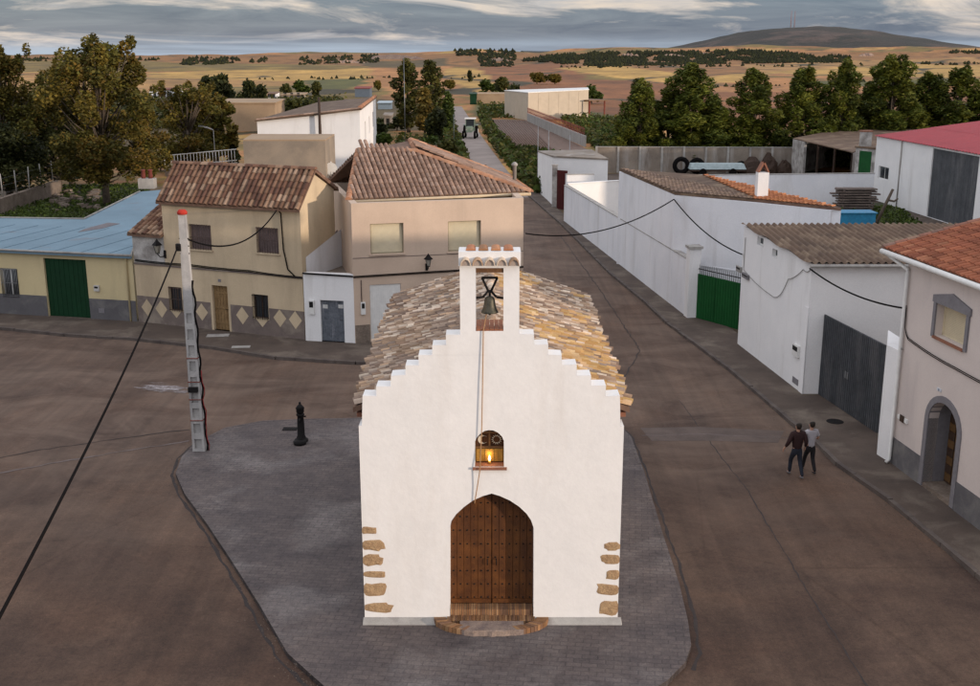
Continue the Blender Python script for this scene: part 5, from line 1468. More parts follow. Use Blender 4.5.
# exposed corner stones
m_quoin = mat('exposed sandstone', (.46,.31,.17), (.32,.20,.11), scale=5, bmp=1, bdist=.03, bscale=9, fine=.25)
for x0, y0, x1, y1, s in ((368,526,379,535,0),(368,539,386,552,0),(368,554,384,567,0),(368,571,387,578,0),(369,582,387,597,0),(370,602,394,613,0),
                       (604,542,617.5,551,1),(600,554,617.5,565,1),(605,569,617.5,580,1),(594,583,617.5,596,1),(597,599,616,616,1),(603,619,616,625,1)):
    a = U(x0, y1); b = U(x1, y0); u0, u1, z0, z1 = a[0], b[0], a[1], b[1]
    if s == 0: u0 = -.012
    else: u1 = WC+.012
    z0 = max(z0, ZI+.03); k = 9; q = []
    cu, cz = (u0+u1)/2, (z0+z1)/2
    for i in range(12):
        an = 2*PI*i/12+.2; ex = .55
        cs_, sn = math.cos(an), math.sin(an)
        x = math.copysign(abs(cs_)**ex, cs_)*(u1-u0)/2; z = math.copysign(abs(sn)**ex, sn)*(z1-z0)/2
        f = R.uniform(.68, 1.08)
        if (s == 0 and cs_ < -.4) or (s == 1 and cs_ > .4): fx = 1
        else: fx = f
        q.append((cu+x*fx, cz+z*f))
    mb = MB(); ctr = wc_.pt(cu, cz, .014)
    vs = [wc_.pt(u, z, -.05) for u, z in q]+[wc_.pt(cu+(u-cu)*.97, cz+(z-cz)*.95, .003) for u, z in q]+[wc_.pt(cu+(u-cu)*.7, cz+(z-cz)*.7, .012+J(.006)) for u, z in q]+[ctr]
    fs = [(i, (i+1) % 12, 12+(i+1) % 12, 12+i) for i in range(12)]+[(12+i, 12+(i+1) % 12, 24+(i+1) % 12, 24+i) for i in range(12)]+[(24+i, 24+(i+1) % 12, 36) for i in range(12)]
    mb.faces(vs, fs); mb.build('corner_stone', m_quoin, t)

# ================================================================== utility pole
pb = P(200,450,ZI); ztp = zat(210.5, pb.y); ptx = xat(182, pb.y, ztp)
pole = thing('utility_pole', 'tall pale concrete utility pole with red cap at the corner of the paved island', 'utility pole', pb)
m_polec = mat('pale pole concrete', (.46,.44,.42), (.34,.33,.32), scale=2.5, bmp=.4, bscale=14, fine=.12, stain=(.22,.21,.21), streak=1, stain_scale=2)
top = Vector((ptx, pb.y, ztp)); Lp_ = ztp-ZI
def pc(f): return pb.lerp(top, f)
def pw(f): return .40*(1-f)+.215*f, .30*(1-f)+.17*f
mb = MB()
def seg(f0, f1, x0, x1, y0, y1):
    a, b = pc(f0), pc(f1); (wa_, da_), (wb_, db_) = pw(f0), pw(f1)
    mb.hexa([a+Vector((x*wa_, y*da_, 0)) for x, y in ((x0,y0),(x1,y0),(x1,y1),(x0,y1))], [b+Vector((x*wb_, y*db_, 0)) for x, y in ((x0,y0),(x1,y0),(x1,y1),(x0,y1))])
split = .60
seg(0, split, -.5, -.30, -.5, .5); seg(0, split, .30, .5, -.5, .5)
seg(0, split, -.3, .3, -.16, .16)
nr_ = 9
for k in range(nr_+1):
    f = split*k/nr_; seg(max(0, f-.012), f+.012, -.299, .299, -.49, .49)
seg(split, .985, -.5, .5, -.5, .5)
mb.build('shaft', m_polec, pole)
mb = MB(); a = pc(.985); mb.tube([a, top-Vector((0,0,.04)), top+Vector((0,0,.03))], [.15,.155,.10], 10); mb.build('cap', mat('red cap', (.45,.035,.02)), pole)
for f in (.135, .225, .30, .40):
    mb = MB(); a, b = pc(f), pc(f+.006); w_, d_ = pw(f)
    for p0, p1 in (((-.52,-.53),(.52,-.53)), ((.52,-.53),(.52,.53)), ((.52,.53),(-.52,.53)), ((-.52,.53),(-.52,-.53))):
        mb.tube([a+Vector((p0[0]*w_, p0[1]*d_, 0)), a+Vector((p1[0]*w_, p1[1]*d_, 0))], .018, 5)
    mb.build('strap', m_rustred, pole)
mb = MB(); pts = []
for k in range(30):
    f = .0+.72*k/29; w_, d_ = pw(f); pts.append(pc(f)+Vector((w_*.5+.045+.03*math.sin(k*1.3), -.03+.02*math.cos(k*1.7), 0)))
mb.tube(pts, .032, 6); mb.build('riser_cable', m_cable, pole)
mb = MB(); pts = [p+Vector((.05+.02*math.sin(i*2), -.04, 0)) for i, p in enumerate(pts[:15])]; mb.tube(pts, .014, 5); mb.build('red_wire', mat('red wire', (.25,.02,.02)), pole)
zj1 = zat(247, pb.y); fj = (zj1-ZI)/Lp_
mb = MB(); mb.box(pc(fj)+Vector((-.17,-.05,0)), (.16,.16,.22)); mb.build('junction_box', m_iron, pole)
mb = MB(); mb.box(pc(.27)+Vector((-.02,-.20,0)), (.30,.12,.16)); mb.build('junction_box', m_iron, pole)
mb = MB()
for k in range(3): mb.tube([pc(.83+.03*k)+Vector((-.15,-.05,0)), pc(.83+.03*k)+Vector((.15,-.05,0))], .02, 5)
mb.build('bracket', m_iron, pole)
cable('overhead_cable', [pc(fj)+Vector((-.2,-.1,0)), P(-14,642,6.2)], .024, m_cable, 'thick black cable running from the concrete pole to the lower left', 'cable', sag=.25, n=30)
ex = wb.pt(wb.W-1.1, ze-.2, .08)
cable('overhead_cable', [pc(fj+.03)+Vector((.12,0,0)), ex], .03, m_cable, 'black cable sagging from the concrete pole to the cream house', 'cable', sag=.75, n=24)
cD = wd.pt(wd.W, zcc+1.9, .05)
mcp = mC+Vector((-.05,-.1,zM-.2))
cable('overhead_cable', [Vector((D1.x+.1, D1.y, zd-1.6)), mcp], .03, m_cable, 'black cable across the street from salmon house to windowless white house', 'cable', sag=.7, n=24)
cable('overhead_cable', [mcp, wi.pt(.2, zi0-1.2, .1)], .03, m_cable, 'black cable sagging above the green spiked gate', 'cable', sag=.35, n=16)
cable('overhead_cable', [wi.pt(wi.W-.05, zi1-.2, .05), wj.pt(.2, wj.uz(896,303)[1], .05)], .03, m_cable, 'black cable sagging above the dark grey double gate', 'cable', sag=.25, n=16)

# ================================================================== fountain and grate
fb = P(301.5,441,ZI); zf = zat(402, fb.y); hf = zf-ZI
t = thing('fountain', 'dark cast iron drinking fountain standing on the paved island', 'fountain', fb)
mb = MB(); s = hf/1.55
mb.lathe(fb, [(.22,0),(.22,.07),(.16,.09),(.15,.16),(.125,.20),(.115,.75*s),(.10,1.0*s),(.135,1.03*s),(.135,1.08*s),(.10,1.11*s)], 14)
mb.build('column', m_iron, t)
mb = MB(); mb.lathe(fb+Vector((0,0,1.11*s)), [(.10,0),(.13,.05*s),(.13,.18*s),(.15,.20*s),(.10,.28*s),(.05,.34*s),(.03,.36*s),(.045,.40*s),(.03,.44*s)], 14); mb.build('cap', m_iron, t)
mb = MB(); mb.tube([fb+Vector((0,-.10,.92*s)), fb+Vector((0,-.22,.93*s)), fb+Vector((0,-.27,.86*s))], .03, 8); mb.build('spout', m_iron, t)
mb = MB(); mb.tube([fb+Vector((.10,0,.98*s)), fb+Vector((.18,0,.98*s))], [.02,.035], 8); mb.build('push_knob', m_iron, t)
mb = MB(); mb.lathe(fb+Vector((0,-.30,0)), [(.20,0),(.22,.10),(.20,.11),(.16,.05)], 14); mb.build('basin', m_iron, t)
g = P(290,429,ZI+.004); mb = MB(); mb.box((g.x, g.y, ZI+.006), (.50,.34,.012))
for k in range(6): mb.box((g.x-.2+.08*k, g.y, ZI+.018), (.03,.30,.012))
tag(mb.build('drain_grate', m_iron), 'black iron grate in the paving beside the drinking fountain', 'drain grate')
def cover(px, py, label, r_=.3, z=.112, m=m_iron, name='drain_cover'):
    p = P(px, py, z); mb = MB(); mb.lathe(p, [(r_,0),(r_*.97,.008)], 16, smooth=False); tag(mb.build(name, m), label, 'cover')
cover(835, 421.5, 'small dark drain cover in the pavement before the grey gate')
p = P(218,335.5,.112); mb = MB(); mb.box(p+Vector((0,0,.008)), (1.0,.5,.016), .1); tag(mb.build('access_cover', m_concl), 'pale access cover in the pavement behind the concrete pole', 'cover')
p = P(241,347,.112); mb = MB(); mb.box(p+Vector((0,0,.008)), (.8,.35,.016), .1); tag(mb.build('access_cover', m_concl), 'pale slab at the pavement edge below the brown door', 'cover')

# ================================================================== people
def skin_mesh(name, nodes, edges, m, par, lv=1, root=0):
    bm = bmesh.new(); sl = bm.verts.layers.skin.verify(); vs = []
    for p, r_ in nodes:
        v = bm.verts.new(p); rr = r_ if hasattr(r_, '__len__') else (r_, r_); v[sl].radius = rr; vs.append(v)
    vs[root][sl].use_root = True
    for a, b in edges: bm.edges.new((vs[a], vs[b]))
    me = bpy.data.meshes.new(name); bm.to_mesh(me); bm.free(); me.materials.append(m)
    o = bpy.data.objects.new(name, me); COL.objects.link(o); o.parent = par; ORG[o.name] = ORG[par.name].copy()
    md = o.modifiers.new('skin', 'SKIN'); md.use_smooth_shade = True
    sb = o.modifiers.new('sub', 'SUBSURF'); sb.levels = lv; sb.render_levels = lv
    return o
m_skin = mat('skin', (.42,.24,.17), (.38,.21,.15), scale=6, rough=.6, bmp=.1, fine=.03)
m_hair = mat('dark brown hair', (.02,.014,.01), scale=20, rough=.7, bmp=.6)
def person(label, loc, rz, top_m, leg_m, shoe_m, arms, legs, s=1.0, loose=1.0, short=False, bag=None):
    """local frame: faces +Y. arms/legs: dicts of joint positions per side (x mirrored by caller)"""
    t = thing('person', label, 'person', loc); t.rotation_euler = (0,0,rz); t.scale = (s,)*3
    org = ORG[t.name]; 
    N = []; E = []
    def add(p, r_, prev=None):
        N.append((Vector(p), r_)); k = len(N)-1
        if prev is not None: E.append((prev, k))
        return k
    pel = add((0,0,.93), (.13,.10)); sp = add((0,.01,1.14), (.115,.085), pel); ch_ = add((0,.01,1.34), (.11,.07), sp)
    nk = add((0,.0,1.49), (.052,.055), ch_); hb_ = add((0,.02,1.56), (.065,.075), nk); hd_ = add((0,.02,1.645), (.076,.095), hb_); ht = add((0,.01,1.71), (.055,.07), hd_)
    nose = add((0,.118,1.61), (.012,.012), hd_)
    for sx in (-1, 1): add((sx*.082,.01,1.62), (.012,.02), hd_)
    hands = []
    for sd_, a in zip((-1, 1), arms):
        sh_ = add((sd_*.165,0,1.40), (.040,.040), ch_); el = add(a[0], (.042,.042), sh_); wr__ = add(a[1], (.028,.028), el)
        d = (Vector(a[1])-Vector(a[0])).normalized(); pm = add(Vector(a[1])+d*.07, (.024,.036), wr__)
        q = d.cross(Vector((sd_,0,0))).normalized(); pb_ = Vector(a[1])+d*.09
        for k, ln in enumerate((.055,.075,.08,.07)):
            b1 = add(pb_+q*(.027-.018*k)+d*.02, (.010,.010), pm); b2 = add(pb_+q*(.027-.018*k)+d*(.02+ln*.6)+Vector((-sd_*.008,0,0)), (.009,.009), b1); add(pb_+q*(.027-.018*k)+d*(.02+ln)+Vector((-sd_*.022,0,0)), (.008,.008), b2)
        th = add(Vector(a[1])+d*.045+q*.035, (.011,.011), pm); add(Vector(a[1])+d*.085+q*.05+Vector((-sd_*.01,0,0)), (.009,.009), th)
    for sd_, l in zip((-1, 1), legs):
        hp = add((sd_*.09,0,.88), (.085,.085), pel); kn = add(l[0], (.055,.055), hp); an_ = add(l[1], (.038,.038), kn); add(Vector(l[1])+Vector((0,.13,-.045)), (.035,.025), an_)
    body = skin_mesh('body', N, E, m_skin, t, 1)
    # eyes and mouth as small meshes on the face
    def cloth(name, nodes, m, edges=None): return skin_mesh(name, nodes, edges or [(i, i+1) for i in range(len(nodes)-1)], m, t, 1)
    L = loose
    nodes = [((0,0,.83), (.16*L,.13*L)), ((0,.01,1.14), (.15*L,.115*L)), ((0,.01,1.34), (.185,.13)), ((0,0,1.47), (.09,.085))]; ed = [(0,1),(1,2),(2,3)]
    for sd_, a in zip((-1, 1), arms):
        k = len(nodes); el = Vector(a[0]); wr__ = Vector(a[1]); nodes.append(((sd_*.185,0,1.41), (.078*L,.078*L))); ed.append((2, k))
        if short: nodes.append((Vector((sd_*.185,0,1.41)).lerp(el, .75), (.07,.07))); ed.append((k, k+1))
        else:
            nodes += [(el, (.062*L,.062*L)), (el.lerp(wr__, .92), (.045,.045))]; ed += [(k, k+1), (k+1, k+2)]
    cloth('shirt' if short else 'jacket', nodes, top_m, ed)
    nodes = [((0,0,1.06), (.13,.11)), ((0,0,.88), (.145,.125))]; ed = [(0,1)]
    for sd_, l in zip((-1, 1), legs):
        k = len(nodes); kn, an_ = Vector(l[0]), Vector(l[1])
        nodes += [((sd_*.095,0,.80), (.098,.10)), (kn, (.073,.073)), (kn.lerp(an_, 1.06), (.056,.056))]; ed += [(1,k),(k,k+1),(k+1,k+2)]
    cloth('trousers', nodes, leg_m, ed)
    for l in legs:
        a = Vector(l[1]); cloth('shoe', [(a+Vector((0,-.05,-.04)), (.04,.035)), (a+Vector((0,.06,-.05)), (.045,.032)), (a+Vector((0,.16,-.062)), (.036,.022))], shoe_m)
    cloth('hair', [((0,-.05,1.55), (.065,.05)), ((0,-.035,1.62), (.095,.085)), ((0,-.015,1.69), (.102,.112)), ((0,.015,1.75), (.08,.09))], m_hair)
    return t
st = (P(700,345)-P(870,478)); rzs = math.atan2(st.y, st.x)-PI/2
m_jk = mat('dark maroon jacket cloth', (.030,.012,.012), (.022,.009,.009), scale=6, bmp=.6, bscale=20)
m_jn = mat('dark jeans', (.018,.022,.035), (.013,.016,.025), scale=6, bmp=.4)
m_tee = mat('pale grey tee shirt', (.42,.40,.42), (.36,.34,.36), scale=5, bmp=.5, bscale=16)
m_blk = mat('black trousers', (.016,.014,.016), scale=6, bmp=.3)
m_sh1 = mat('dark shoe', (.03,.03,.035), scale=9, bmp=.1); m_sh2 = mat('grey trainer', (.16,.16,.17), scale=9, bmp=.1)
p1 = P(795,476.5); p2 = P(808.5,472.5)
person('person in dark maroon jacket and dark jeans walking on the right street', (p1.x, p1.y, 0), rzs, m_jk, m_jn, m_sh2,
       [[(-.30,-.05,1.17), (-.37,.05,.96)], [(.25,-.10,1.16), (.27,.02,.95)]],
       [[(-.10,.18,.53), (-.10,.22,.10)], [(.11,-.02,.50), (.10,-.30,.12)]], .985, 1.18)
person('person in pale grey top and black trousers walking beside the darker figure', (p2.x, p2.y, 0), rzs+.05, m_tee, m_blk, m_sh1,
       [[(-.22,.04,1.16), (-.17,.20,1.02)], [(.27,.02,1.16), (.20,.20,1.08)]],
       [[(-.08,.16,.53), (-.08,.28,.10)], [(.10,0,.50), (.10,-.22,.11)]], .95, 1.0, short=True)
pd = P(452.5,111); person('person in dark clothes far along the gravel track', (pd.x, pd.y, 0), .2, m_jk, m_jn, m_sh1,
       [[(-.24,0,1.16), (-.25,.05,.95)], [(.24,0,1.16), (.25,.05,.95)]], [[(-.09,.1,.5), (-.09,.12,.09)], [(.09,0,.5), (.09,-.12,.09)]])
# ================================================================== vegetation
def leafmat(name, k=1.0):
    m = bpy.data.materials.new(name); n, b, o = nt(m)
    a = n.nodes.new('ShaderNodeAttribute'); a.attribute_name = 'col'
    f = ramp(n, noi(n, pos(n), 1.6, 3, .6), [(.3, (.75,.78,.75)), (.7, (1.2,1.15,1.0))])
    c = mixc(n, 1.0, a.outputs['Color'], f, 'MULTIPLY'); n.links.new(c, b.inputs['Base Color'])
    b.inputs['Roughness'].default_value = .7; b.inputs['Specular IOR Level'].default_value = .2
    tr = n.nodes.new('ShaderNodeBsdfTranslucent'); n.links.new(c, tr.inputs['Color'])
    mx = n.nodes.new('ShaderNodeMixShader'); mx.inputs[0].default_value = .25
    n.links.new(b.outputs[0], mx.inputs[1]); n.links.new(tr.outputs[0], mx.inputs[2]); n.links.new(mx.outputs[0], o.inputs[0])
    MATS[name] = m; return m
m_leaf = leafmat('foliage')
m_bark = mat('grey brown bark', (.13,.10,.075), (.07,.055,.042), scale=3, bmp=.8, bdist=.03, bscale=8, fine=.2)
AUT = [(0.1281, 0.1003, 0.0209), (0.1037, 0.0897, 0.019), (0.1464, 0.1121, 0.0228), (0.0732, 0.0684, 0.0171), (0.1403, 0.092, 0.019), (0.1098, 0.1038, 0.0228)]
PIN = [(0.0893, 0.1058, 0.0153), (0.0651, 0.0842, 0.0136), (0.126, 0.1318, 0.0187), (0.0525, 0.0691, 0.0127), (0.105, 0.1134, 0.0153)]
DKG = [(0.0299, 0.0374, 0.0126), (0.0403, 0.0462, 0.0144), (0.023, 0.0286, 0.0108), (0.0517, 0.055, 0.0162)]
POP = [(0.0715, 0.0725, 0.018), (0.0585, 0.0625, 0.017), (0.0975, 0.0875, 0.02), (0.0455, 0.05, 0.015)]
YEL = [(.15,.105,.022),(.12,.085,.02),(.09,.075,.02)]
GRN = [(0.054, 0.0805, 0.0162), (0.072, 0.0978, 0.0198), (0.042, 0.0633, 0.0144)]
def leaf(mb, p, s, asp, rr, col, upb=0):
    a = rr.uniform(0, 2*PI); b = rr.uniform(-1, 1)
    x = Vector((math.cos(a), math.sin(a), b*.8+upb)).normalized()
    y = x.cross(Vector((rr.uniform(-1,1), rr.uniform(-1,1), rr.uniform(-1,1)))).normalized()
    x = x*s; y = y*s*asp
    mb.face([p-x-y*.6, p+x*.2-y, p+x+y*.3, p-x*.2+y], 0, col)
def make_tree(name, h, w, style, n, ls, pal, seed, trunk_r=.22, base=.25, dens=1.0):
    """builds around the origin: returns root with trunk and crown"""
    rr = random.Random(seed)
    t = thing(name, None, None, (0,0,0))
    cl = []; tips = []
    if style == 'broad':
        for k in range(60):
            a = rr.uniform(0, 2*PI); f = rr.random(); z = h*(base+(1-base)*(.08+.84*f)); rad = w/2*(math.sin(PI*(.20+.70*f))**.6)*rr.uniform(.15, .98)
            cl.append((Vector((math.cos(a)*rad, math.sin(a)*rad, z)), w*rr.uniform(.08,.15), h*rr.uniform(.05,.10)))
        for k in range(14):
            a = rr.uniform(0, 2*PI); cl.append((Vector((math.cos(a)*w*.42*rr.random()**.5, math.sin(a)*w*.4*rr.random(), h*rr.uniform(.86,1.0))), w*.045, h*.05))
    elif style == 'pine':
        for k in range(58):
            f = ((k+.5)/58)**1.15; z = h*(base+(1-base)*f); rad = w/2*((1-f)**.55*.98+.04)*rr.uniform(.30, 1.0); a = k*2.4+rr.uniform(-.4,.4)
            cl.append((Vector((math.cos(a)*rad, math.sin(a)*rad, z)), w*(.065+.085*(1-f))*rr.uniform(.7,1.25), h*rr.uniform(.05,.095)))
        cl.append((Vector((0,0,h*.95)), w*.05, h*.06))
    elif style == 'poplar':
        for k in range(26):
            f = (k+.5)/26; z = h*(base+(1-base)*f*.95); rad = w/2*math.sin(PI*(.15+.78*f))*rr.uniform(.2,.8); a = k*2.4
            cl.append((Vector((math.cos(a)*rad, math.sin(a)*rad, z)), w*rr.uniform(.13,.22), h*rr.uniform(.05,.10)))
    else:   # bush
        for k in range(12):
            a = rr.uniform(0, 2*PI); f = rr.random(); rad = w/2*rr.uniform(.1,.8)*(1-f*.5)
            cl.append((Vector((math.cos(a)*rad, math.sin(a)*rad, h*(.2+.62*f))), w*rr.uniform(.14,.24), h*rr.uniform(.15,.24)))
    mb = MB()
    rt_ = trunk_r
    axis_top = h*(.55 if style in ('broad', 'bush') else .93)
    lean = Vector((rr.uniform(-.03,.03)*h, rr.uniform(-.03,.03)*h, 0))
    pts = [Vector((0,0,-.2))]+[Vector((0,0,axis_top*k/4))+lean*(k/4)**2 for k in range(1, 5)]
    mb.tube(pts, [rt_*1.25, rt_, rt_*.8, rt_*.6, rt_*.3], 7)
    for p, a, b in cl[:: (1 if style == 'broad' else 2)]:
        z0 = min(axis_top*.9, max(h*.12, p.z*.55)); s = Vector((0,0,z0))+lean*(z0/axis_top)**2
        m = s.lerp(p, .55)+Vector((0,0,-.03*h)); mb.tube([s, m, p], [rt_*.32, rt_*.2, rt_*.05], 5)
    mb.build('trunk', m_bark, t)
    mb = MB(); tot = sum(a*a*b for p, a, b in cl)
    for p, a, b in cl:
        k = int(n*(a*a*b)/tot*.6+n/len(cl)*.4); tint = rr.choice(pal); br = rr.uniform(.75, 1.25)
        for _ in range(k):
            while True:
                q = Vector((rr.uniform(-1,1), rr.uniform(-1,1), rr.uniform(-1,1)))
                if q.length < 1: break
            q = q.normalized()*q.length**.45*rr.uniform(.75, 1.12)
            c = tint if rr.random() < .6 else rr.choice(pal); g = br*rr.uniform(.7, 1.35)
            pos_ = p+Vector((q.x*a, q.y*a, q.z*b))
            if pos_.z < .05: continue
            leaf(mb, pos_, ls*rr.uniform(.6, 1.35), .55 if style != 'pine' else .32, rr, tuple(x*g for x in c), .5 if style == 'pine' else 0)
    mb.build('crown', m_leaf, t)
    return t
def place(t, x, y, label, group=None, cat='tree', rz=0, s=1.0):
    t.location = (x, y, 0 if y < 250 else zt(x, y)); t.rotation_euler = (0,0,rz); t.scale = (s,)*3
    tag(t, label, cat, group); return t
def hgt(py, y): return zat(py, y)
# the tall autumn trees on the left
for nm, bx, by, top, x0, x1, st_, n_, pal, lb, sd_, bs_ in (
 ('broadleaf_tree', 103, 204, 40, 42, 158, 'broad', 26000, AUT, 'largest olive brown autumn tree behind the blue roof', 21, .14),
 ('broadleaf_tree', 12, 196, 48, -40, 44, 'broad', 15000, AUT, 'tall thin brown tree cut by the left photo edge', 22, .15),
 ('broadleaf_tree', 60, 190, 100, 18, 92, 'broad', 9000, DKG, 'dark low tree between the two tall autumn trees', 23, .05),
 ('broadleaf_tree', 8, 200, 122, -40, 50, 'bush', 9000, DKG, 'dark dense undergrowth tree below the left edge tree', 24, .05),
 ('broadleaf_tree', 188, 172, 84, 150, 224, 'broad', 13000, AUT, 'rounded autumn tree right of the largest olive brown tree', 25, .10),
 ('broadleaf_tree', 140, 182, 108, 112, 170, 'broad', 9000, AUT, 'short autumn tree between the largest tree and the rounded one', 26, .05),
 ('broadleaf_tree', 64, 184, 66, 22, 112, 'broad', 11000, AUT, 'olive autumn tree just left of and behind the largest one', 27, .05),
 ('broadleaf_tree', 212, 166, 96, 196, 236, 'broad', 6000, AUT, 'small autumn tree at the right end of the left tree group', 28, .05),
 ('poplar_tree', 408, 132, 60, 392, 424, 'poplar', 3600, POP, 'dark green poplar at the left bend of the gravel track', 31, .10),
 ('poplar_tree', 430, 128, 61, 416, 446, 'poplar', 3600, POP, 'second dark poplar nearer the gravel track', 32, .10),
 ('small_tree', 424, 134, 88, 411, 438, 'poplar', 2000, YEL, 'small yellowing tree in front of the two poplars', 33, .1),
 ('small_tree', 438, 150, 106, 424, 452, 'bush', 2200, DKG, 'dark rounded tree below the yellowing one', 34, .1),
 ('small_tree', 447, 132, 92, 440, 457, 'poplar', 1200, GRN, 'slim green tree touching the gravel track', 35, .1)):
    p = P(bx, by); h = hgt(top, p.y); wd_m = (x1-x0)/FL*(p.y*CT+(H-h/2)*ST); cx_ = xat((x0+x1)/2, p.y, h/2)
    tr_ = make_tree(nm, h, wd_m, st_, n_, .165 if p.y < 125 else .30, pal, sd_, .28 if h > 8 else .15, bs_)
    place(tr_, cx_, p.y, lb)
# row of pines
protos = [make_tree('pine_tree', 11.5, 7.2, 'pine', 19000, .21, PIN, 41+k, .2, .04) for k in range(6)]
used = [False]*6
pines = [(640,168,83,44),(690,167,68,62),(712,166,100,40),(754,166,73,54),(802,165,70,52),(842,165,64,44),(890,164,60,60),(925,163,76,50),(957,164,71,56),(992,165,82,56),(668,165,92,44),(868,163,88,46)]
plb = ['dark young pine at the left end of the pine row','tallest pointed pine near the left end of the pine row','low pine right behind the tallest pointed one','broad pine standing alone left of the row centre','pine second right of the gap in the row','slim pointed pine at the row centre','wide dark pine behind the lodge chimney','pine squeezed behind the red roofed shed','broad pine above the red roof','pine at the right photo edge','low bushy pine between the first two pointed ones','short pine filling the gap behind the open shed']
for i, (px, pyb, pt_, w_) in enumerate(pines):
    p = P(px, pyb); h = hgt(pt_, p.y); wm = w_/FL*(p.y*CT+H*ST*.6); k = i % 6
    s = h/11.5
    o = protos[k] if not used[k] else dup(protos[k], (0,0,0)); used[k] = True
    place(o, xat(px, p.y, h/2), p.y, plb[i], 'pines in a row behind the concrete wall', rz=i*1.7)
    o.scale = (wm/7.2*1.6, wm/7.2*1.6, s)
# mid distance bushes and small trees
bproto = [make_tree('shrub', 4, 5, 'bush', 900, .42, pal, 60+k, .12, .05) for k, pal in enumerate((DKG, POP, AUT, GRN))]
bused = [False]*4
bush = [(208,100,76,24,0,'dark round shrub behind the rounded autumn tree'),(224,102,74,26,0,'dark tall shrub right of the first field shrub'),(247,104,80,22,0,'dark shrub in front of the tan outbuilding'),(262,110,84,20,0,'dense dark shrub right of the tan outbuilding'),
 (287,99,84,16,1,'olive shrub left of the grey garden plots'),(301,97,80,20,3,'greener shrub in the field left of the shed'),(317,97,82,14,1,'small olive shrub beside the blue grey shed'),(296,116,98,30,1,'wide low olive shrub above the white building roof'),(306,118,100,18,0,'small dark shrub behind the wooden pole'),
 (340,107,99,14,3,'little green shrub beside the plot wall'),(378,93,78,9,2,'thin brown shrub in the pink field'),(487,95,80,22,3,'round green shrub by the ruined brick wall'),(503,96,78,20,1,'olive shrub behind the ruined brick wall'),(515,114,84,24,0,'dark tall shrub left of the cream hall'),
 (498,92,82,14,2,'brownish shrub above the ruined wall'),(537,86,70,18,2,'brown leafless shrub in the red field'),(555,86,72,20,2,'second brown leafless shrub right of it'),(592,104,84,24,3,'green tree behind the right end of the cream hall'),(470,84,72,8,0,'tiny dark bush by the yellow stubble'),
 (380,136,118,22,0,'dark shrub before the grey garden hut'),(397,130,116,24,0,'dark hedge shrub right of the grey garden hut'),(380,150,132,30,3,'garden shrub behind the salmon roof ridge'),(450,160,138,26,1,'olive shrub at the near left edge of the gravel track'),(434,152,134,26,3,'green shrub beside the near gravel track'),
 (712,148,128,26,0,'dark climbing bush hanging over the concrete wall'),(450,92,78,16,2,'yellow brown bush beside the start of the track'),(160,170,150,24,2,'brown bush near the chimney with red pots'),(232,166,138,22,0,'dark cypress like shrub left of the beige block')]
for i, (px, pyb, pt_, w_, k, lb) in enumerate(bush):
    p = P(px, pyb); h = max(.8, hgt(pt_, p.y)); wm = w_/FL*(p.y*CT+H*ST)
    o = bproto[k] if not bused[k] else dup(bproto[k], (0,0,0)); bused[k] = True
    place(o, xat(px, p.y, h/2), p.y, lb, 'shrubs on the plots beyond the village', 'shrub', rz=i*2.1)
    o.scale = (wm/5, wm/5, h/4)
# distant pine woods on the ridges
mb = MB(); rr = random.Random(4)
woods = [([(455,50),(515,50),(516,57),(480,56),(456,55)], 260), ([(478,56),(516,57),(514,66),(480,66)], 200), ([(545,56),(600,52),(660,52),(745,50),(850,57),(842,62),(740,63),(600,66),(555,63)], 4200),
 ([(520,60),(560,55),(600,54),(600,60),(525,62)], 700), ([(170,62),(200,57),(240,58),(240,62),(215,64),(172,65)], 240), ([(300,57),(380,55),(378,62),(300,64)], 260), ([(740,54),(850,56),(850,62),(760,62)], 300), ([(950,51),(985,51),(985,53),(950,53)], 60), ([(0,58),(160,58),(160,60),(0,61)], 200),([(560,66),(1000,62),(1000,64),(560,68)], 120),([(200,78),(480,76),(480,78),(200,80)], 60),([(700,86),(1000,76),(1000,77.5),(700,88)], 60), ([(250,59),(268,58),(268,62),(250,62)], 30)]
for poly, n_ in woods:
    x0 = min(p[0] for p in poly); x1 = max(p[0] for p in poly); y0 = min(p[1] for p in poly); y1 = max(p[1] for p in poly)
    c = 0; tr = 0
    while c < n_ and tr < n_*12:
        tr += 1; px, py = rr.uniform(x0, x1), rr.uniform(y0, y1)
        if not inside((px, py), poly): continue
        if noise.noise(Vector((px/14, py/3, 8))) < -.22: continue
        p = PT(px, py+.8)
        if p is None: p = PT(px, py+3)
        if p is None or p.y > 3600: continue
        c += 1; s = p.y/1100*rr.uniform(.8, 2.2)
        col = rr.choice(DKG); g = rr.uniform(.45, .95); col = tuple(q*g for q in col)
        vs = [p+Vector((math.cos(k*PI/2.5+c)*s*rr.uniform(.7,1.2), math.sin(k*PI/2.5+c)*s, s*.3)) for k in range(5)]+[p+Vector((0,0,s*rr.uniform(1.3,1.9))), p-Vector((0,0,1))]
        mb.faces(vs, [(k, (k+1) % 5, 5) for k in range(5)]+[((k+1) % 5, k, 6) for k in range(5)], 0, col)
tag(mb.build('wood', m_leaf, org=(0,1500,0)), kind='stuff')
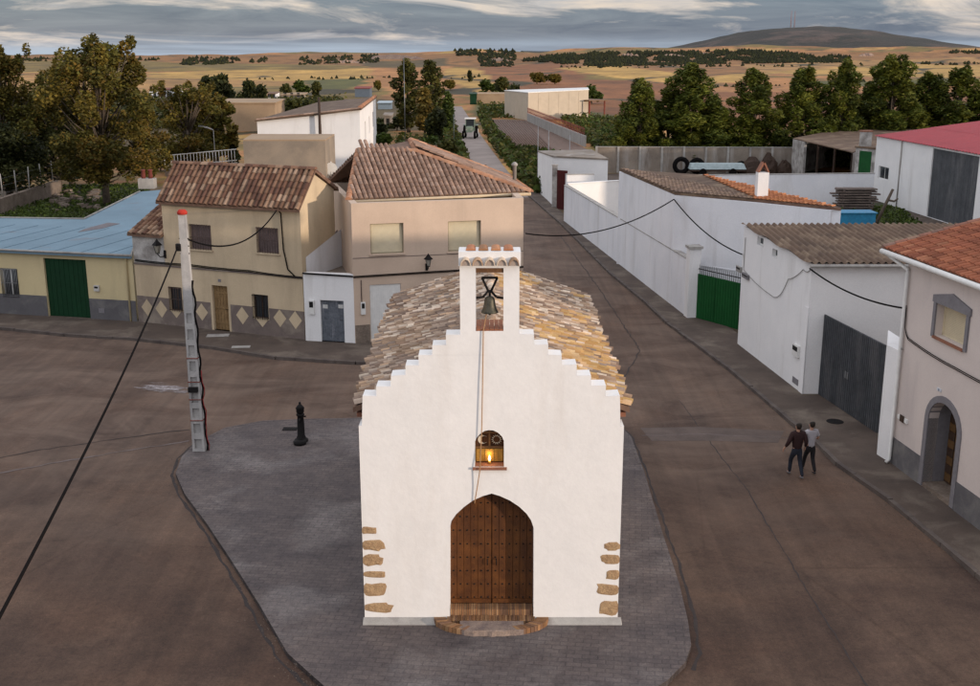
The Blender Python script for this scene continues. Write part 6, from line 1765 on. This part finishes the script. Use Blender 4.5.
# bare eroded banks on the ridge
m_bank = mat('bare chalky bank', (.36,.25,.18), (.22,.14,.11), scale=.05, bmp=.6, bdist=1, bscale=.2, fine=.2)
for k, (px, py, w_, h_) in enumerate(((630,58,22,5),(672,57,30,3),(395,59,60,4),(345,63,40,3),(500,61,18,3),(705,55,12,3),(868,56,14,3))):
    mb = MB(); vs = []
    for i in range(13):
        f = i/12*2-1; p = PT(px+f*w_/2, py); 
        if p is None: p = P(px+f*w_/2, 62)
        hh = h_*p.y/1100*(1-f*f)**.6*rr.uniform(.6,1.1)+.2
        vs += [p+Vector((0,-8,-2)), p+Vector((0,4,hh)), p+Vector((0,40,-2))]
    mb.faces(vs, [(3*i+j, 3*i+3+j, 3*i+4+j, 3*i+1+j) for i in range(12) for j in (0, 1)], smooth=False)
    tag(mb.build('bank', m_bank), kind='structure')
# masts on the mountain
for px, lb in ((779, 'left thin mast on the far mountain'), (782.5, 'right thin mast on the far mountain')):
    y = 5100; z0 = 12.5+(55-28)/FL*5100-14; z1 = 12.5+(55-14)/FL*5100; x = (px-490)/FL*5100; mb = MB()
    mb.tube([(x,y,z0),(x,y,z1)], [1.6,.8], 4); tag(mb.build('mast', mat('red white mast', (.35,.18,.15))), lb, 'mast')
# plots, grass, ground cover
m_soil = mat('tilled garden soil', (.20,.13,.10), (.12,.08,.062), scale=1.2, bmp=1, bdist=.1, bscale=2)
plot = G2((484,119),(528,120),(585,148),(594,152),(560,158),(514,152),(496,135))
sheet('soil_plot', plot, -.02, m_soil, kind='structure')
mb = MB(); a0, a1, b0, b1 = P(487,120), P(526,120.5), P(516,152), P(560,157)
for k in range(16):
    f = (k+.5)/16; p, q = a0.lerp(a1, f), b0.lerp(b1, f); mb.tube([p+Vector((0,0,-.02)), q+Vector((0,0,-.02))], .16, 5)
tag(mb.build('furrows', m_soil, org=(5,130,0)), kind='structure')
m_grass = mat('rough grass', (.05,.058,.02), (.03,.036,.014), scale=.8, bmp=.7, bdist=.06, bscale=6, fine=.25)
sheet('grass', G2((-20,222),(22,221),(80,220),(150,192),(150,184),(60,184),(-20,214)), -.03, m_grass)
sheet('grass', G2((820,228),(925,228),(900,206),(850,196),(822,198)), -.03, m_grass)
sheet('yard', G2((600,198),(1100,240),(1040,176),(793,173),(596,173)), -.04, m_pave)
def cover_stuff(name, polys, n_, s, pal, hgt_=.5, lean=.55):
    mb = MB()
    for poly, nn_ in polys:
        x0 = min(p[0] for p in poly); x1 = max(p[0] for p in poly); y0 = min(p[1] for p in poly); y1 = max(p[1] for p in poly); c = 0
        while c < nn_:
            px, py = rr.uniform(x0, x1), rr.uniform(y0, y1)
            if not inside((px, py), poly): continue
            c += 1; p = P(px, py); hh = hgt_*rr.uniform(.4, 1.3)*(1+.8*noise.noise(Vector((p.x/3, p.y/6, 0))))
            col = rr.choice(pal); g = rr.uniform(.7, 1.4)*(1+.6*noise.noise(Vector((p.x/5, p.y/8, 3)))); col = tuple(q*g for q in col)
            for _ in range(3): leaf(mb, p+Vector((rr.uniform(-s,s), rr.uniform(-s,s), rr.uniform(0, hh))), s*rr.uniform(.5,1.1), .6, rr, col, .6)
    return tag(mb.build(name, m_leaf, org=(0,120,0)), kind='stuff')
cover_stuff('ground_cover', [([(478,112),(486,114),(498,135),(514,152),(560,158),(552,196),(536,194),(512,168),(497,150),(486,134)], 4200),([(478,104),(525,106),(527,118),(484,118)], 700),
  ([(560,118),(640,120),(640,150),(598,149),(575,135)], 2400),([(395,140),(460,140),(468,165),(440,160),(400,150)], 900),([(440,92),(452,110),(458,140),(440,135),(425,110)], 500)], 0, .42, GRN+POP, .9)
cover_stuff('rough_grass', [([(0,222),(80,221),(150,193),(140,184),(60,186),(0,212)], 1800),([(822,226),(925,228),(900,208),(836,203)], 700)], 0, .16, GRN, .25)
cover_stuff('weeds', [([(500,100),(475,100),(472,96),(500,96)], 150),([(235,98),(345,98),(345,118),(225,118)], 900),([(0,86),(40,90),(200,96),(200,130),(0,130)], 1300)], 0, .8, DKG+POP, 1.2)
# ================================================================== left yard: stone wall, posts, rubble, railing
A_, B_ = P(-30,226), P(62,194); wf = WF(A_, B_); t = thing('garden_wall', 'low field stone wall with leaning pale fence posts at far left', 'wall', A_.lerp(B_, .5))
mb = MB(); wf.box(mb, 0, wf.W, -.1, 1.3, -.4, 0); mb.build('wall_base', m_stone, t)
for k in range(7):
    u = wf.W*(k+.5)/7; mb = MB(); mb.tube([wf.pt(u, 1.2, -.2), wf.pt(u+.15*math.sin(k*2), 3.2, -.2)], .05, 5); mb.build('fence_post', m_concl, t)
mb = MB()
for z in (1.6, 2.2, 2.8): mb.tube([wf.pt(0, z, -.2), wf.pt(wf.W, z, -.2)], .006, 4)
mb.build('fence_wire', m_gal, t)
mb = MB()
for k in range(70):
    p = P(R.uniform(52,98), R.uniform(192,212)); s = R.uniform(.12,.38); col = None
    vs = [p+Vector((R.uniform(.6,1)*s*x, R.uniform(.6,1)*s*y, s*(z+.6)*R.uniform(.5,1))) for x in (-1,1) for y in (-1,1) for z in (-.6,.6)]
    mb.faces(vs, [(0,1,3,2),(4,6,7,5),(0,4,5,1),(2,3,7,6),(1,5,7,3),(0,2,6,4)])
tag(mb.build('rubble', m_stone), kind='stuff')
A_, B_ = P(166,176), P(238,172); zt1 = zat(163, B_.y); zt0 = zat(170, A_.y)
t, wf = simple_wall('terrace_wall', 'weathered terrace wall with white railing above the cream house roof', A_, B_, zt0, zt1, m_stone, .3, m_concl)
mb = MB(); k = 0
while k*.35 < wf.W: 
    u = k*.35; z = zt0+(zt1-zt0)*u/wf.W; mb.tube([wf.pt(u, z, -.1), wf.pt(u, z+1.5, -.1)], .035, 4); k += 1
for dz in (.3, 1.5): mb.tube([wf.pt(0, zt0+dz, -.1), wf.pt(wf.W, zt1+dz, -.1)], .05, 4)
mb.build('railing', m_whitem, t)
for px, pt_, pb_, lb in ((405.5,56,150,'tall thin mast left of the poplars'),(537.5,126,185,'left of three thin poles on the outbuilding'),(548,130,188,'middle of three thin poles on the outbuilding'),(569,135,186,'right of three thin poles on the outbuilding'),(454,114,150,'grey post beside the near gravel track'),(216,130,172,'street lamp pole behind the rounded autumn tree')):
    p = P(px, pb_); z = zat(pt_, p.y); mb = MB(); mb.tube([(p.x,p.y,0),(p.x,p.y,z)], [.06,.03], 6)
    if 'lamp' in lb: mb.tube([(p.x,p.y,z),(p.x-.6,p.y,z+.25),(p.x-1.6,p.y,z+.45)], [.06,.10,.12], 6)
    tag(mb.build('mast' if 'lamp' not in lb else 'street_lamp', m_gal if 'lamp' not in lb else m_polec), lb, 'pole' if 'lamp' not in lb else 'street lamp')
# ================================================================== right yard clutter
def tyre(label, px, py, r_, lean):
    p = P(px, py); t = thing('worn_tractor_tyre', label, 'tyre', (p.x, p.y, 0), 'old tyres leaning on the concrete wall')
    mb = MB(); n1, n2 = 28, 8; vs = []
    for i in range(n1):
        a = 2*PI*i/n1
        for j in range(n2):
            b = 2*PI*j/n2; rr_ = r_*.74+r_*.26*math.cos(b)*(1.0 if math.cos(b) < .5 else (1.04 if i % 2 else .98)); yy = r_*.27*math.sin(b)
            vs.append(Vector((p.x+math.cos(a)*rr_, p.y+yy+lean*(math.sin(a)*rr_+r_)*.25, r_+math.sin(a)*rr_)))
    mb.faces(vs, [(i*n2+j, ((i+1) % n1)*n2+j, ((i+1) % n1)*n2+(j+1) % n2, i*n2+(j+1) % n2) for i in range(n1) for j in range(n2)], smooth=True)
    mb.build('tread', m_cable, t); return t
tyre('large black tractor tyre leaning on the wall, left one', 681, 174.5, .95, .4)
tyre('large black tractor tyre beside the first one', 696.5, 174, .88, .4)
tyre('tyre lying in shade near the dark clutter', 741, 174, .7, .4)
p = P(716,175); mb = MB()
t = thing('covered_trailer', 'low pale blue covered trailer right of the tyres', 'trailer', p)
mb = MB(); mb.hexa([p+Vector((x,y,.7)) for x, y in ((-3,-1),(3,-1),(3,1),(-3,1))], [p+Vector((x,y,1.25)) for x, y in ((-2.8,-.7),(2.8,-.7),(2.8,.7),(-2.8,.7))]); mb.build('cover', mat('pale blue tarpaulin', (.38,.45,.46), (.3,.37,.38), scale=1), t)
mb = MB(); mb.box(p+Vector((0,0,.58)), (5.8,1.9,.2)); mb.build('bed', m_woodd, t)
for sx in (-1.6, 1.6): mb = MB(); mb.tube([p+Vector((sx,-1.0,.4)), p+Vector((sx,-.75,.4))], .4, 14); mb.build('wheel', m_cable, t)
for px, w_, h_, lb in ((752,3.0,1.8,'dark covered heap left of the chimney'),(768,2.4,2.2,'taller dark covered heap behind the chimney'),(784,2.2,1.4,'grey crated heap near the open shed')):
    p = P(px, 174); mb = MB(); vs = []
    for j in range(5):
        for i in range(12):
            a = 2*PI*i/12; f = j/4; rad = w_*.5*(1-f**2*.75)*R.uniform(.8,1.1); vs.append(p+Vector((math.cos(a)*rad, math.sin(a)*rad*.6, h_*f*R.uniform(.85,1.1))))
    vs.append(p+Vector((0,0,h_*1.05)))
    mb.faces(vs, [(j*12+i, j*12+(i+1) % 12, (j+1)*12+(i+1) % 12, (j+1)*12+i) for j in range(4) for i in range(12)]+[(48+i, 48+(i+1) % 12, 60) for i in range(12)])
    tag(mb.build('heap', m_woodd), lb, 'heap')
# plank stack
p0 = P(853,210); k = 0
m_plank = mat('weathered grey planks', (.20,.155,.13), (.11,.085,.075), scale=2, bmp=.6, bscale=10, fine=.2)
for L in range(9):
    for c in range(2):
        mb = MB(); dx = R.uniform(-.3,.3); mb.box((p0.x+dx, p0.y-.5+c*.6, .12+.21*L), (3.3*R.uniform(.88,1.05), .5, .11), R.uniform(-.05,.05))
        if L % 2 == 0 and c == 0:
            for s in (-1.1, 1.1): mb.box((p0.x+s, p0.y-.2, .02+.21*L), (.12,1.1,.08))
        tag(mb.build('plank', m_plank), 'thick weathered grey plank in the stack by the white yard wall', 'plank', 'planks stacked in the right yard')
q = P(851,232); mb = MB(); zb_ = zat(212, q.y)
t = thing('water_trough', 'bright blue tank seen over the brown corrugated roof', 'tank', q)
mb.box((q.x, q.y, zb_/2), (2.9, 1.5, zb_)); mb.build('tank_body', mat('bright blue plastic', (.02,.20,.36), (.018,.16,.30), scale=1, rough=.5), t)
mb = MB(); mb.box((q.x, q.y, zb_+.03), (3.1, 1.7, .06)); mb.build('rim', mat('bright blue plastic', (.02,.20,.36)), t)
a = P(874,228); b = Vector((xat(893, a.y, zat(189, a.y)), a.y, zat(189, a.y))); mb = MB(); mb.tube([a, a.lerp(b,.7), b], [.13,.12,.10], 7); c = a.lerp(b,.72); mb.tube([c, c+Vector((.5,0,-.1)), c+Vector((.75,0,.12))], [.09,.08,.06], 6)
tag(mb.build('leaning_post', m_bark), 'forked wooden post leaning beside the white shed', 'post')
a = P(972,228); mb = MB(); mb.tube([a, Vector((a.x+.3,a.y,zat(188,a.y)))], .07, 6); tag(mb.build('timber_pole', m_ochre), 'ochre timber pole standing by the grey shed door', 'pole')
# ================================================================== tractor
c = P(470.5,137.5); s = (zat(118, c.y))/2.7
t = thing('tractor', 'pale green tractor with cab driving on the gravel track', 'tractor', (c.x, c.y, 0)); t.rotation_euler = (0,0,-.08)
m_tr = mat('pale green tractor paint', (.20,.26,.20), (.16,.21,.16), scale=2, rough=.5)
def tb(nm, m, *bs):
    mb = MB()
    for ce, d in bs: mb.box(Vector((c.x, c.y, 0))+Vector(ce)*s, [x*s for x in d])
    return mb.build(nm, m, t)
tb('bonnet', m_tr, ((0,-1.5,1.25),(.8,1.9,.75)), ((0,-2.5,1.2),(.7,.12,.6)))
cb = tb('cab', m_tr, ((-.65,.55,1.95),(.08,.08,1.3)), ((.65,.55,1.95),(.08,.08,1.3)), ((-.6,-.6,1.95),(.08,.08,1.3)), ((.6,-.6,1.95),(.08,.08,1.3)), ((0,0,1.15),(1.3,1.2,.35)))
tb('cab_roof', m_whitem, ((0,0,2.66),(1.5,1.5,.14)))
tb('window', m_glass, ((0,-.58,1.98),(1.1,.03,1.1))); tb('window', m_glass, ((0,.57,1.98),(1.1,.03,1.1)))
for sx in (-1, 1):
    for yy, rr_, wd2, nm in ((.5,.82,.42,'rear_wheel'),(-2.0,.52,.3,'front_wheel')):
        mb = MB(); a = Vector((c.x, c.y, 0))+Vector((sx*.82-wd2/2*0, yy, rr_))*s
        mb.tube([a-Vector((wd2/2*s,0,0)), a-Vector((wd2/2.6*s,0,0)), a+Vector((wd2/2.6*s,0,0)), a+Vector((wd2/2*s,0,0))], [rr_*.88*s, rr_*s, rr_*s, rr_*.88*s], 20)
        wh = mb.build(nm, m_cable, t); mb = MB(); mb.tube([a-Vector((wd2/1.9*s,0,0)), a+Vector((wd2/1.9*s,0,0))], rr_*.5*s, 14); mb.build('rim', m_whitem, wh)
    tb('mudguard', m_tr, ((sx*.82,.45,1.72),(.45,1.3,.08)))
    tb('headlight', m_concl, ((sx*.3,-2.57,1.25),(.18,.04,.18)))

# ================================================================== grit and small stones gathered along the kerbs
mb = MB(); rg = random.Random(99); m_grit = mat('grit', (.14,.11,.09), (.10,.08,.065), scale=9)
def gritline(line, n_, off, spread, zz=.0):
    for _ in range(n_):
        k = rg.randrange(len(line)-1); p = line[k].lerp(line[k+1], rg.random())
        t_ = (line[k+1]-line[k]).normalized(); q = Vector((t_.y, -t_.x, 0)); p = p+q*(off+abs(rg.gauss(0, spread))*(1 if off >= 0 else -1)); s = rg.uniform(.005, .018)
        p.z = zz+s*.4; vs = [p+Vector((rg.uniform(.6,1.2)*s*x, rg.uniform(.6,1.2)*s*y, rg.uniform(.5,1)*s*z)) for x, y, z in ((1,0,0),(0,1,0),(-1,0,0),(0,-1,0),(0,0,1),(0,0,-1))]
        mb.faces(vs, [(0,1,4),(1,2,4),(2,3,4),(3,0,4),(1,0,5),(2,1,5),(3,2,5),(0,3,5)])
gritline(kr[1:], 900, .0, .35); gritline(kr[1:], 900, -.02, .35)
gritline(kl[1:8], 500, .02, .4); gritline(kl[1:8], 500, -.02, .4)
gritline(isl[3:15], 500, -.02, .3); gritline(isl[3:15], 500, .0, .3, .12)
tag(mb.build('grit', m_grit, org=(0,30,0)), kind='stuff')
